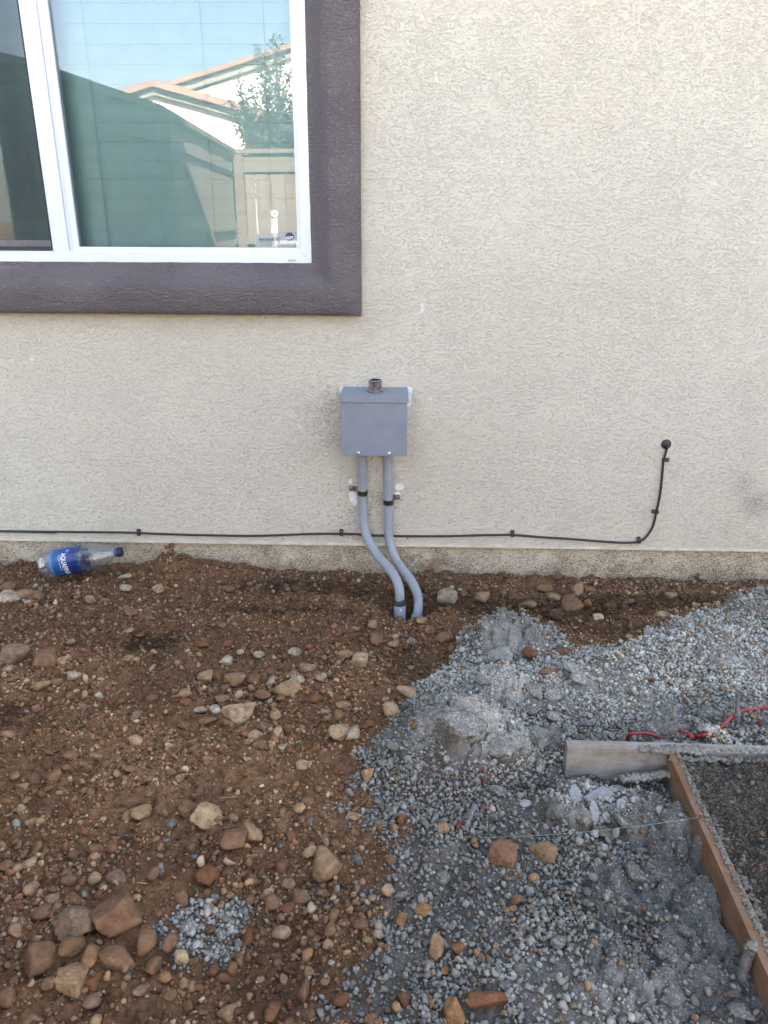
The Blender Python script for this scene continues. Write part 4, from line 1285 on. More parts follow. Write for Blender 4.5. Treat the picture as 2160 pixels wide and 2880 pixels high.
 (z4, 1458, 712, 72, 78, 'angular', 'buff', 'darker half of the split stone pair'),
 (z4, 1522, 710, 62, 62, 'angular', 'pale', 'paler half of the split stone pair'),
 (z4, 1312, 850, 62, 48, 'round', 'buff', 'lone rounded buff stone on bare soil'),
 (z4, 1585, 887, 48, 50, 'angular', 'tan', 'tan stone at the gravel edge below the split pair'),
 (z4, 1098, 718, 56, 44, 'angular', 'buff', 'buff stone on the slope below the upright tan stone'),
 (z4, 1070, 745, 44, 36, 'round', 'tan', 'tan stone at the foot of the buff slope stone'),
 (z4, 1120, 755, 48, 40, 'round', 'brown', 'brown stone touching the foot of the buff slope stone'),
 (z4, 1135, 682, 48, 40, 'angular', 'greyish', 'greyish chip just past the large buff stone'),
 (z4, 418, 808, 62, 30, 'flat', 'tan', 'flat tan stone alone in the open soil'),
 (z4, 430, 545, 42, 34, 'angular', 'pale', 'pale stone alone in the pebbly soil'),
 (z4, 1625, 305, 44, 62, 'angular', 'brown', 'brown wedge near the lower ends of the conduits'),
 (z4, 1610, 240, 36, 46, 'angular', 'tan', 'tan upright stone short of the conduits'),
 (z4, 1210, 560, 40, 36, 'round', 'brown', 'brown pebble under the big oval stone'),
 (z4, 1380, 475, 40, 40, 'round', 'tan', 'tan pebble past the white-faced stone'),
 (z4, 1215, 255, 36, 26, 'round', 'brown', 'brown pebble in the shallow trough'),
 (z4, 1275, 265, 50, 26, 'flat', 'brown', 'flat brown chip in the shallow trough'),
 (z4, 35, 712, 60, 34, 'flat', 'tan', 'flat tan chip near the picture edge in the pebbly soil'),
 (z4, 95, 935, 55, 34, 'angular', 'tan', 'tan chip low in the pebbly soil near the picture edge'),
 (z4, 630, 970, 60, 30, 'flat', 'brown', 'flat brown stone in the open soil above the close pair'),
 (z4, 740, 880, 42, 34, 'round', 'brown', 'brown round stone in the open dusty soil'),
 (z4, 780, 905, 30, 40, 'angular', 'tan', 'tan upright chip in the open dusty soil'),
 (z6, 273, 198, 82, 82, 'round', 'pale', 'round cobble with a whitish cap beside the hole'),
 (z6, 421, 198, 66, 60, 'angular', 'tan', 'tan stone past the whitish-capped cobble by the wall'),
 (z6, 622, 228, 68, 46, 'round', 'tan', 'oval tan stone on the dark soil along the wall'),
 (z6, 732, 198, 56, 40, 'round', 'tan', 'tan pebble behind the clump of dark cobbles'),
 (z6, 815, 225, 102, 84, 'round', 'brown', 'biggest brown cobble on the dark soil along the wall'),
 (z6, 835, 165, 56, 52, 'angular', 'tan', 'tan stone behind the biggest brown cobble'),
 (z6, 695, 158, 62, 42, 'round', 'brown', 'brown stone near the wall behind the oval tan one'),
 (z6, 877, 230, 36, 46, 'round', 'orange', 'orange-tan pebble touching the biggest brown cobble'),
 (z6, 742, 270, 64, 58, 'angular', 'dark', 'dark clod in front of the biggest brown cobble'),
 (z6, 890, 167, 50, 32, 'round', 'brown', 'brown pebble beside the tan stone near the wall'),
 (z6, 258, 374, 76, 56, 'round', 'brown', 'brown double-lobed stone below the hole'),
 (z6, 1200, 278, 66, 36, 'angular', 'buff', 'buff flat stone where dark soil meets gravel'),
 (z6, 705, 523, 72, 40, 'flat', 'orange', 'orange-tan flat stone lying on the grey gravel'),
 (z6, 95, 611, 82, 50, 'flat', 'buff', 'long buff stone on the gravel edge'),
 (z6, 32, 680, 76, 70, 'angular', 'buff', 'buff angular stone below the long one at the gravel edge'),
 (z6, 135, 750, 36, 32, 'angular', 'orange', 'small orange chip in grey gravel near the spoil heap'),
 (z6, 1238, 190, 52, 36, 'round', 'tan', 'tan pebble on the wall side past the buff flat stone'),
 (z6, 1620, 166, 34, 30, 'round', 'pale', 'pale round pebble near the wall at the picture edge'),
 (z6, 345, 182, 34, 36, 'round', 'brown', 'small brown pebble between two cobbles by the hole'),
 (z6, 160, 306, 46, 42, 'angular', 'tan', 'tan stone right below the conduit ends'),
 (z6, 200, 345, 52, 40, 'angular', 'brown', 'brown stone between conduit ends and double-lobed stone'),
 (z6, 40, 405, 48, 40, 'angular', 'tan', 'tan stone on the dark slope left of the lobed one'),
 (z6, 560, 205, 50, 34, 'round', 'brown', 'brown pebble short of the oval tan stone along the wall'),
 (z6, 975, 235, 60, 45, 'angular', 'dark', 'dark soil clod past the orange-tan pebble'),
 (z6, 1060, 215, 50, 36, 'round', 'brown', 'brown pebble midway along the dark soil band'),
 (z6, 925, 285, 44, 40, 'angular', 'pale', 'pale grey chip near the front of the dark soil band'),
 (z6, 1395, 232, 42, 26, 'round', 'orange', 'orange chip lying on the far gravel near the wall'),
 (z6, 1280, 435, 36, 24, 'round', 'tan', 'tan chip on the open gravel'),
 (z6, 470, 528, 28, 26, 'round', 'orange', 'tiny orange stone on the spoil heap front'),
 (z6, 338, 517, 26, 24, 'round', 'orange', 'tiny orange stone higher on the gravel slope'),
 (z7, 165, 548, 76, 52, 'angular', 'orange', 'orange-tan stone in the gravel above a tan one'),
 (z7, 20, 466, 62, 58, 'angular', 'buff', 'buff stone in the gravel near the tan hump'),
 (z7, 225, 716, 74, 88, 'rough', 'tan', 'bone shaped tan stone in the dark gravel'),
 (z7, 305, 985, 98, 135, 'angular', 'orange', 'upright orange-tan wedge at the bottom edge'),
 (z7, 440, 940, 190, 66, 'flat', 'reddish', 'long flat reddish slab half buried by the orange wedge'),
 (z7, 75, 592, 42, 56, 'angular', 'orange', 'orange upright chip in the gravel'),
 (z7, 255, 196, 50, 52, 'angular', 'tan', 'tan stone near the leaning metal stake'),
 (z7, 85, 166, 52, 48, 'angular', 'reddish', 'red-brown stone in the pale gravel above the buff one'),
 (z7, 320, 716, 56, 44, 'angular', 'reddish', 'crumbly reddish clod beside the bone shaped stone'),
 (z7, 85, 935, 66, 60, 'rough', 'dark', 'dark red clod near the bottom of the gravel'),
 (z7, 575, 508, 56, 44, 'flat', 'brown', 'flat brown chip on the grey crust'),
 (z7, 558, 545, 40, 30, 'flat', 'tan', 'tan chip under the flat brown chip'),
 (z7, 400, 740, 30, 32, 'round', 'orange', 'orange pebble past the crumbly reddish clod'),
 (z7, 450, 760, 28, 28, 'round', 'orange', 'second orange pebble in a row past the reddish clod'),
 (z7, 262, 815, 42, 34, 'angular', 'orange', 'orange chip under the bone shaped stone'),
 (z7, 325, 190, 34, 40, 'angular', 'reddish', 'reddish chip at the foot of the metal stake'),
 (z7, 392, 250, 30, 44, 'angular', 'brown', 'brown chip beside the square soil block'),
]
for fn, u, v, w, h, kind, tone, lab in BIG:
    gs_ = 1.16 if fn is z4 else (1.10 if max(w, h) < 100 else 1.0)
    stone(fn(u, v), w * K * gs_, h * K * gs_, kind, tone, lab, sub=4 if max(w, h) > 110 else 3, lift=.26 if max(w, h) > 110 else .33)

for (u, v, w, h, tone, lab) in ((510, 325, 150, 140, 'rust', 'square dark red-brown soil block sunk in the gravel'),
                                 (695, 308, 122, 122, 'tan', 'square tan soil block next to the darker one')):
    stone(z7(u, v), w * K, h * K, 'angular', tone, lab, sub=4, lift=.05, tilt=.08, name='soil_block', cat='soil block', group='square blocks of soil in the gravel')
for (u, v, w, h, lab) in ((630, 440, 66, 56, 'crumbly orange-brown clod on the grey spoil heap'), (765, 432, 92, 36, 'long brown clod lying across the grey gravel'),
                           (1160, 560, 32, 30, 'tiny brown clod out on the open gravel')):
    stone(z6(u, v), w * K, h * K, 'rough', 'reddish', lab, name='soil_clod', cat='soil clod', group='brown clods on the gravel')

LUMPS = [
 (z6, 845, 548, 86, 66, 'angular', 'lightgrey', 'pale smooth-faced concrete chunk alone on the gravel'),
 (z6, 812, 505, 90, 66, 'rough', 'lightgrey', 'dusty concrete patch behind the smooth-faced chunk'),
 (z6, 1238, 352, 46, 50, 'angular', 'lightgrey', 'pale chunk at the border of gravel and dark soil'),
 (z6, 732, 625, 96, 72, 'angular', 'lightgrey', 'oblong pale chunk on the spoil heap flank'),
 (z6, 642, 600, 92, 74, 'rough', 'grey', 'knobbly lump behind the oblong pale chunk'),
 (z6, 425, 560, 72, 62, 'rough', 'grey', 'knobbly lump in the saddle of the spoil heap'),
 (z6, 380, 520, 42, 32, 'angular', 'lightgrey', 'small squared pale chunk under the heap crest'),
 (z6, 480, 455, 160, 118, 'rough', 'lightgrey', 'broad crusted slab on the crest of the spoil heap'),
 (z6, 408, 645, 170, 62, 'rough', 'lightgrey', 'long crusted slab across the lower spoil heap'),
 (z6, 335, 745, 230, 150, 'rough', 'grey', 'widest crusted slab of the lower spoil heap'),
 (z6, 495, 845, 140, 130, 'rough', 'lightgrey', 'crusted slab facing the board stub, front of the heap'),
 (z6, 655, 805, 130, 140, 'rough', 'grey', 'crusted slab beside the dark cleft of the heap'),
 (z6, 530, 665, 110, 96, 'rough', 'grey', 'crusted slab in the middle of the heap'),
 (z6, 735, 715, 78, 62, 'rough', 'lightgrey', 'lump below the oblong pale chunk'),
 (z6, 675, 925, 52, 60, 'angular', 'lightgrey', 'spiky pale chunk in the gully before the heap'),
 (z6, 636, 900, 38, 38, 'angular', 'lightgrey', 'small pale chunk behind the spiky one'),
 (z6, 50, 845, 78, 42, 'long', 'grey', 'long grey lump in the gravel at the heap foot'),
 (z6, 1422, 503, 46, 34, 'angular', 'lightgrey', 'pale chunk alone on the far open gravel'),
 (z6, 1345, 738, 64, 64, 'rough', 'grey', 'dark holed lump, smaller of the pair by the red cord'),
 (z6, 1402, 705, 92, 84, 'rough', 'grey', 'knobbly lump, bigger of the pair by the red cord'),
 (z6, 725, 408, 46, 30, 'rough', 'lightgrey', 'small lump touching the long brown clod'),
 (z6, 185, 650, 36, 46, 'rough', 'grey', 'upright lump on the gravel slope near the long buff stone'),
 (z6, 95, 670, 60, 52, 'rough', 'darkgrey', 'dark lump beside the buff angular stone'),
 (z6, 655, 320, 36, 30, 'round', 'lightgrey', 'pale pebble lump on the heap shoulder'),
 (z6, 1150, 350, 60, 50, 'rough', 'grey', 'lump on the gravel rim before the dark soil'),
 (z6, 125, 385, 50, 44, 'rough', 'grey', 'grey lump stranded in brown soil below the conduits'),
 (z6, 560, 590, 60, 46, 'rough', 'grey', 'lump between knobbly saddle lump and the cleft'),
 (z6, 800, 770, 60, 60, 'rough', 'grey', 'lump above the free end of the board stub'),
 (z6, 870, 740, 60, 46, 'rough', 'grey', 'lump just beyond the board stub'),
 (z6, 630, 690, 46, 60, 'rough', 'grey', 'upright lump in the dark cleft'),
 (z7, 247, 412, 76, 74, 'rough', 'lightgrey', 'round pitted lump in the dark gravel'),
 (z7, 966, 490, 54, 54, 'rough', 'lightgrey', 'pale pitted pebble lump out on the grey crust'),
 (z7, 492, 36, 104, 62, 'rough', 'lightgrey', 'pale oblong lump between heap and broken flakes'),
 (z7, 1112, 296, 60, 32, 'long', 'slate', 'bluish stained lump on the grey crust'),
 (z7, 880, 522, 60, 46, 'rough', 'grey', 'grey lump near the pale pitted one'),
 (z7, 735, 125, 96, 90, 'rough', 'grey', 'lump heaped against the broken flakes'),
 (z7, 860, 145, 80, 118, 'rough', 'lightgrey', 'tilted thick flake standing on edge'),
 (z7, 955, 218, 92, 66, 'rough', 'grey', 'lump in front of the broken flakes'),
 (z7, 1000, 110, 72, 58, 'rough', 'lightgrey', 'holed lump among the broken flakes'),
 (z7, 1028, 170, 54, 80, 'rough', 'grey', 'upright lump past the broken flakes'),
 (z7, 1085, 390, 96, 84, 'flat', 'grey', 'smooth trowelled patch of the grey crust'),
 (z7, 1195, 735, 62, 52, 'rough', 'grey', 'lump near the long board, midway along'),
 (z7, 755, 690, 90, 80, 'rough', 'grey', 'flat lump in the middle of the grey crust'),
 (z7, 1190, 415, 80, 70, 'rough', 'grey', 'crust lump close to the long board'),
 (z7, 1300, 640, 80, 70, 'rough', 'grey', 'crust lump lying along the long board foot'),
 (z7, 1395, 870, 110, 80, 'rough', 'grey', 'crust lump by the round stake'),
 (z7, 1250, 930, 120, 90, 'rough', 'grey', 'broad crust lump near the bottom by the long board'),
 (z7, 1540, 985, 120, 90, 'rough', 'lightgrey', 'pale crust lump in the bottom corner against the board'),
 (z7, 520, 880, 60, 44, 'rough', 'grey', 'grey lump above the long flat reddish slab'),
 (z7, 470, 150, 50, 46, 'rough', 'grey', 'grey lump near the top of the metal stake'),
 (z7, 185, 830, 36, 38, 'round', 'lightgrey', 'pale round pebble lump under the bone shaped stone'),
 (z7, 135, 960, 38, 46, 'rough', 'lightgrey', 'pale lump beside the dark red clod'),
 (z7, 75, 490, 70, 50, 'rough', 'grey', 'rough grey lump next to the buff stone in the gravel'),
 (z7, 240, 600, 66, 52, 'rough', 'grey', 'grey lump below the orange-tan stone'),
 (z5, 740, 116, 52, 56, 'rough', 'lightgrey', 'pale crumbly lump alone in brown soil near the pale-topped stone'),
 (z5, 698, 308, 36, 56, 'rough', 'lightgrey', 'pale lump in brown soil above the pebble heap'),
 (z5, 815, 560, 90, 72, 'rough', 'lightgrey', 'crumbly lump in the middle of the grey pebble heap'),
 (z5, 925, 440, 46, 36, 'rough', 'lightgrey', 'pale lump at the back of the grey pebble heap'),
 (z5, 958, 600, 46, 60, 'rough', 'lightgrey', 'pale lump on the near side of the grey pebble heap'),
 (z5, 1545, 275, 60, 60, 'rough', 'grey', 'porous grey lump just past the smooth tan hump'),
 (z5, 835, 262, 34, 30, 'rough', 'slate', 'bluish lump beside the dark red-brown pointed stone'),
 (z5, 1340, 105, 32, 32, 'rough', 'slate', 'bluish lump above the tan hump'),
 (z5, 1210, 212, 30, 28, 'round', 'slate', 'bluish pebble lump past the tan wedged stone'),
 (z5, 1030, 640, 44, 56, 'rough', 'lightgrey', 'pale lump at the end of the grey pebble heap'),
 (z5, 550, 770, 32, 36, 'rough', 'slate', 'lone bluish chip below the flat-topped angular stone'),
 (z5, 1535, 750, 38, 34, 'angular', 'lightgrey', 'pale angular chip in the dark gravel'),
 (z5, 1370, 645, 34, 32, 'angular', 'lightgrey', 'pale chip between two tan ovals in sparse gravel'),
]
for fn, u, v, w, h, kind, tone, lab in LUMPS:
    big = max(w, h) > 100
    stone(fn(u, v), w * K, h * K, kind, tone, lab, True, sub=4 if big else 3, lift=.06 if big else .26, zk=.55 if big else .74, tilt=.12 if big else .25)

# thin broken flakes of cement skin
M_FLAKE = simple('cement_skin', (.235, .245, .248), .85, 0, .22, 120, .5, 260)
FLK = [(825, 56, 58, 66, 'upright round-edged grey cement flake, paired with a broad flat one'), (925, 66, 140, 52, 'broad flat grey cement flake under smaller ones'),
       (950, 40, 46, 34, 'small cement flake lying on the broad flat one'), (905, 130, 44, 86, 'narrow cement flake standing on edge'),
       (960, 156, 44, 36, 'small cement flake in front of the holed lump'), (1022, 104, 56, 60, 'grey cement flake leaning behind the holed lump'),
       (1010, 32, 84, 28, 'thin cement flake at the back nearest the board stub'), (612, 96, 62, 26, 'stray cement flake apart from the others'), (880, 22, 60, 22, 'thin cement flake edge behind the broad one')]
for i, (u, v, w, h, lab) in enumerate(FLK):
    rs = np.random.RandomState(50 + i)
    p = onground(*z7(u, v), lift=.006)
    a = axial(p) / FPX * K
    n = 9
    m = MB()
    m.prism([(math.cos(6.283 * k / n) * (w * a * .5) * rs.uniform(.75, 1.1), math.sin(6.283 * k / n) * (h * a * .66) * rs.uniform(.75, 1.1), 0) for k in range(n)], (0, 0, .0055))
    o = m.build('concrete_flake', M_FLAKE, None, bevel=.0012)
    o.location = tuple(p); o.color = (.30, .315, .325, 1)
    o.rotation_euler = (rs.uniform(.05, .35) if h < 60 else rs.uniform(.5, .8), rs.uniform(-.2, .2), rs.uniform(-.3, .3))
    tag(o, lab, 'concrete flake', 'broken flakes of cement by the board stub')

def belt(x, y):
    """where the soil is stoniest"""
    return field(x, y, ((640, 1480, .20, .10, 1.), (760, 1400, .12, .08, .9), (150, 1430, .22, .09, .9), (60, 1300, .15, .08, .7), (200, 1990, .20, .14, .8), (560, 1600, .2, .10, .7), (450, 1880, .25, .12, .5), (720, 2050, .2, .2, .6), (330, 1270, .25, .05, .6), (1150, 1290, .3, .06, .7)))

# further stones between those, each told by its neighbours
ANCH = [(z5(515, 515), 'the largest boulder'), (z5(160, 705), 'the ball shaped stone'), (z5(845, 540), 'the grey pebble heap'), (z5(1008, 198), 'the dark red-brown pointed stone'),
        (z5(892, 92), 'the pale-topped angular stone'), (z5(606, 82), 'the close tan pair'), (z5(1412, 300), 'the smooth tan hump'), (z5(1310, 840), 'the slim standing stone'),
        (z5(790, 690), 'the yellowish stone'), (z5(505, 350), 'the smooth oval stone'), (z4(38, 123), 'the whitish-topped cobble'), (z4(205, 385), 'the tall angular stone'),
        (z4(80, 360), 'the half buried slab'), (z4(690, 330), 'the damp hollow'), (z4(1118, 370), 'the cream block'), (z4(1555, 396), 'the buff stone near the conduits'),
        (z4(1242, 520), 'the big oval stone'), (z4(1025, 620), 'the large buff stone'), (z4(1490, 712), 'the split stone pair'), (z4(1312, 850), 'the lone rounded buff stone'),
        (z4(418, 808), 'the flat tan stone'), (z4(430, 545), 'the lone pale stone'), (z6(273, 198), 'the whitish-capped cobble'), (z6(815, 225), 'the biggest brown cobble'),
        (z6(1200, 278), 'the buff flat stone'), (dp(175, 1205), 'the clear bottle'), (dp(370, 1200), 'the wall mound'), (dp(600, 1300), 'the shallow trough'), (z5(320, 785), 'the rough tan block')]
ANCHP = [(flat(*px), nm) for px, nm in ANCH]
USED = set()
tries = 0
fillers = 0
TN = ['brown', 'tan', 'buff', 'reddish', 'dark', 'greyish', 'pale', 'orange']
TP = np.array([.36, .22, .10, .12, .08, .05, .04, .03])
NEED = 300 - len(BIG)
while fillers < NEED and tries < 9000:
    tries += 1
    u, v = random.uniform(10, 2150), random.uniform(1640, 2870)
    p = flat(u, v)
    if p[1] > -.03: continue
    if interp(GM, *p) > .55 or interp(IM, *p) > .01: continue
    # more of them where the photograph is stonier
    if random.random() > .22 + .9 * float(belt(np.array([p[0]]), np.array([p[1]]))[0]): continue
    s = .014 + .018 * random.random() ** 1.8
    if any((p[0] - a) ** 2 + (p[1] - b) ** 2 < (r + .45 * s) ** 2 for a, b, r in PLACED): continue
    kind = random.choice(('round', 'angular', 'angular', 'flat', 'round', 'long'))
    tone = TN[int(np.searchsorted(np.cumsum(TP / TP.sum()), random.random()))]
    ds = sorted(((math.hypot(p[0] - q[0], p[1] - q[1]), nm, q) for q, nm in ANCHP), key=lambda x: x[0])
    d0, a0, q0 = ds[0]; d1, a1, q1 = ds[1]
    dx, dy = p[0] - q0[0], p[1] - q0[1]
    rel = ('behind' if dy > 0 else 'in front of') if abs(dy) > abs(dx) else 'beside'
    kw = {'round': 'rounded', 'angular': 'angular', 'flat': 'flat', 'long': 'oblong'}[kind]
    sz = 'small' if s > .018 else 'tiny'
    lab = f'{sz} {kw} {tone} stone {rel} {a0}, towards {a1}'
    if lab in USED or len(lab.split()) > 16: continue
    USED.add(lab)
    z = hz(*p)
    stone_at((p[0], p[1], z + .22 * s), (s * random.uniform(1, 1.35), s * random.uniform(.85, 1.1), s * (.5 if kind == 'flat' else .78)), kind, tone, lab, sub=2, tilt=.4, zr=random.uniform(0, 6.28))
    fillers += 1
print('stones', len(BIG), 'fillers', fillers, 'tries', tries)
# ------------------------------------------------------------------ loose gravel, pebbles and litter: what nobody could count
def batch(name, mat, shapes, px, py, size, aspect, tints, sink, smooth=True, flatlie=False):
    n = len(px)
    V, F, C, off = [], [], [], 0
    pick = RNG.randint(0, len(shapes), n)
    for k, (sv, sf) in enumerate(shapes):
        I = np.where(pick == k)[0]
        if len(I) == 0: continue
        m = len(I)
        # random rotations from quaternions
        q = RNG.normal(size=(m, 4)); q /= np.linalg.norm(q, axis=1)[:, None]
        w, x, y, z = q.T
        R = np.stack([np.stack([1 - 2 * (y * y + z * z), 2 * (x * y - z * w), 2 * (x * z + y * w)], -1),
                      np.stack([2 * (x * y + z * w), 1 - 2 * (x * x + z * z), 2 * (y * z - x * w)], -1),
                      np.stack([2 * (x * z - y * w), 2 * (y * z + x * w), 1 - 2 * (x * x + y * y)], -1)], 1)
        if flatlie:
            a = RNG.rand(m) * 6.283; t = RNG.normal(0, .18, m)
            ca, sa_ = np.cos(a), np.sin(a); ct, st = np.cos(t), np.sin(t); Z = np.zeros(m); O = np.ones(m)
            Rz = np.stack([np.stack([ca, -sa_, Z], -1), np.stack([sa_, ca, Z], -1), np.stack([Z, Z, O], -1)], 1)
            Ry = np.stack([np.stack([ct, Z, st], -1), np.stack([Z, O, Z], -1), np.stack([-st, Z, ct], -1)], 1)
            R = Rz @ Ry
        sc = size[I][:, None] * aspect[I]
        P = np.einsum('mij,mvj->mvi', R, sv[None] * sc[:, None, :])
        zz = interp(HH, px[I], py[I]) + sink[I] * size[I]
        P += np.stack([px[I], py[I], zz], -1)[:, None, :]
        V.append(P.reshape(-1, 3)); nv = sv.shape[0]
        F.append((sf[None] + (off + np.arange(m) * nv)[:, None, None]).reshape(-1, 3)); off += m * nv
        C.append(np.repeat(tints[I], nv, axis=0))
    o = fast_mesh(name, np.vstack(V), np.vstack(F), mat, {'tint': np.vstack(C)}, smooth)
    o['kind'] = 'stuff'
    return o, sum(len(f) for f in F)

def in_view(x, y, mar=.22):
    dx, dy, dz = x - CAM[0], y - CAM[1], -CAM[2]
    a = dx * _f[0] + dy * _f[1] + dz * _f[2]
    b = (dx * CR[0] + dy * CR[1] + dz * CR[2]) / a
    c = (dx * CU[0] + dy * CU[1] + dz * CU[2]) / a
    return (np.abs(b) < .499 + mar) & (c > -.665 - .12) & (y < .015)

def jgrid(s):
    nx, ny = int((DX1 - DX0) / s), int((DY1 - DY0) / s)
    a, b = np.meshgrid(np.arange(nx), np.arange(ny), indexing='ij')
    x = DX0 + (a.ravel() + RNG.rand(nx * ny)) * s; y = DY0 + (b.ravel() + RNG.rand(nx * ny)) * s
    k = in_view(x, y)
    return x[k], y[k]
def asp(n, lo=.7):
    return np.stack([RNG.uniform(.9, 1.3, n), RNG.uniform(.75, 1.1, n), RNG.uniform(lo - .15, lo + .25, n)], 1)
def tint(n, names, p, jit=.16):
    T = np.array([TONE[k] for k in names]); p = np.array(p) / np.sum(p)
    c = T[RNG.choice(len(names), n, p=p)]
    return c * (1 + RNG.uniform(-jit, jit, (n, 1))) * (1 + RNG.uniform(-.04, .04, (n, 3)))
def pebbles(sub, kinds, n, seed): return [stone_shape(sub, kinds[i % len(kinds)], seed + i) for i in range(n)]
P2, P1 = pebbles(2, ('round', 'round', 'long'), 12, 500), pebbles(1, ('round', 'long'), 12, 600)
A2, A1 = pebbles(2, ('angular', 'rough', 'round'), 12, 700), pebbles(1, ('angular', 'rough', 'round'), 12, 800)
clear = np.array([(a, b, r) for a, b, r in PLACED])
P0, A0 = pebbles(0, ('round', 'long'), 12, 1000), pebbles(0, ('angular', 'rough'), 12, 1100)
LOD_P, LOD_A = {0: P0, 1: P1, 2: P2}, {0: A0, 1: A1, 2: A2}
def lod(x, y, sub, hi):
    """pebbles under 15 mm that lie farther off get by with fewer faces"""
    if sub == 2 and hi < .0145:
        far_ = y > -.85
        return [(~far_, 2), (far_, 1)]
    return [(np.ones(len(x), bool), sub)]
tri = 0
# grey gravel, concrete coated
def crusty(x, y): return np.maximum(.75 * sstep(.15, .6, vn(x, y, .13, 13) + .25 * vn(x, y, .05, 2)), 1.25 * crusted(x, y))      # crusted patches carry fewer pebbles
def off_stones(x, y):
    sl_, al_ = side_long(x, y), (x - fa[0]) * fdir[0] + (y - fa[1]) * fdir[1]
    k = ~((sl_ > -.007) & (sl_ < .033) & (al_ > -.02) & (al_ < 1.4))              # nothing pokes through the boards
    sf_ = side_far(x, y)
    k &= ~((sf_ > -.006) & (sf_ < .032) & ((x - sa[0]) > -.004))
    for a, b, r in clear:
        k &= (x - a) ** 2 + (y - b) ** 2 > (.80 * r) ** 2
    return k
for s, sub, lo, hi, dens in ((.0190, 2, .0115, .0170, .24), (.0102, 2, .0066, .0122, 1.0), (.0070, 1, .0040, .0072, .9), (.0054, 0, .0022, .0042, .55)):
    x, y = jgrid(s)
    g, d, i, sp_ = masks(x, y)
    pr = dens * sstep(.12, .75, g) * (1 - i) * (1 - .70 * crusty(x, y)) + .011 * (sub == 2) * (vn(x, y, .22, 8) > .05) * (1 - i)
    k = (RNG.rand(len(x)) < pr) & off_stones(x, y)
    X, Y = x[k], y[k]
    for sel, sb in lod(X, Y, sub, hi):
        x, y = X[sel], Y[sel]; n = len(x)
        if n == 0: continue
        o, t_ = batch('gravel', M_BITS, LOD_P[sb], x, y, lo + (hi - lo) * RNG.rand(n) ** 1.5, asp(n, .75),
              tint(n, ('grey', 'lightgrey', 'darkgrey', 'slate', 'greyish', 'tan'), (.46, .26, .14, .05, .07, .02)) * (.66 + .66 * dust_falloff(x, y))[:, None], RNG.uniform(.10, .62, n))
        tri += t_
# brown pebbles and crumbs
for s, sub, lo, hi, dens in ((.0240, 2, .0125, .0215, .40), (.0138, 2, .0080, .0140, .55), (.0092, 1, .0050, .0088, .66), (.0062, 0, .0026, .0050, .62), (.0048, 0, .0016, .0030, .45)):
    x, y = jgrid(s)
    g, d, i, sp_ = masks(x, y)
    pr = dens * (1 - .94 * sstep(.2, .7, g)) * (1 - i) * (1 - .35 * d) * (.34 + .66 * sstep(-.35, .25, vn(x, y, .14, 5) + .3 * vn(x, y, .05, 1)))
    if lo > .007: pr = pr * (.45 + 1.5 * belt(x, y))
    k = (RNG.rand(len(x)) < pr) & off_stones(x, y)
    X, Y = x[k], y[k]
    for sel, sb in lod(X, Y, sub, hi):
        x, y = X[sel], Y[sel]; n = len(x)
        if n == 0: continue
        o, t_ = batch('pebbles', M_BITS, LOD_A[sb], x, y, lo + (hi - lo) * RNG.rand(n) ** 1.8, asp(n, .72),
              tint(n, ('brown', 'tan', 'reddish', 'buff', 'dark', 'pale', 'greyish'), (.46, .20, .16, .06, .07, .012, .04), .2) * ((1 - .55 * interp(DM, x, y)) * (.90 + .46 * dry_falloff(x, y)))[:, None], RNG.uniform(.02, .55, n))
        tri += t_
# crumbs and clods of the same earth, half sunk
x, y = jgrid(.030)
g, d, i, sp_ = masks(x, y)
k = (RNG.rand(len(x)) < (.22 + .5 * sstep(-.1, .4, vn(x, y, .17, 11)) + .25 * d) * (1 - sstep(.15, .5, g)) * (1 - i)) & off_stones(x, y)
x, y = x[k], y[k]; n = len(x)
RO2 = pebbles(2, ('rough',), 12, 900)
o, t_ = batch('earth_clods', M_BITS, RO2, x, y, .010 + .020 * RNG.rand(n) ** 2.2, asp(n, .62), np.array([.165, .090, .048]) * RNG.uniform(.75, 1.2, (n, 1)) * ((1 - .6 * interp(DM, x, y)) * (.80 + .5 * dry_falloff(x, y)))[:, None], RNG.uniform(-.12, .18, n))
tri += t_
# grit bedded in the crust
x, y = jgrid(.0062)
g, d, i, sp_ = masks(x, y)
k = (RNG.rand(len(x)) < .8 * crusted(x, y) * g * (1 - i)) & off_stones(x, y)
x, y = x[k], y[k]; n = len(x)
o, t_ = batch('gravel', M_BITS, A0, x, y, .0028 + .0062 * RNG.rand(n) ** 2, asp(n, .8), tint(n, ('grey', 'lightgrey', 'darkgrey', 'slate'), (.5, .25, .2, .05)) * (.66 + .92 * dust_falloff(x, y))[:, None], RNG.uniform(-.25, .20, n))
tri += t_
# aggregate standing out of the wet fill in the form
x, y = jgrid(.0095)
g, d, i, sp_ = masks(x, y)
i = np.maximum(i, .6 * sp_)
k = RNG.rand(len(x)) < .62 * i
x, y = x[k], y[k]; n = len(x)
o, t_ = batch('gravel', M_BITS, A1, x, y, .0035 + .0075 * RNG.rand(n) ** 2, asp(n, .7), tint(n, ('darkgrey', 'greyish', 'grey', 'dark', 'lightgrey', 'brown'), (.40, .25, .07, .20, .03, .06)) * .54, RNG.uniform(-.2, .25, n))
tri += t_
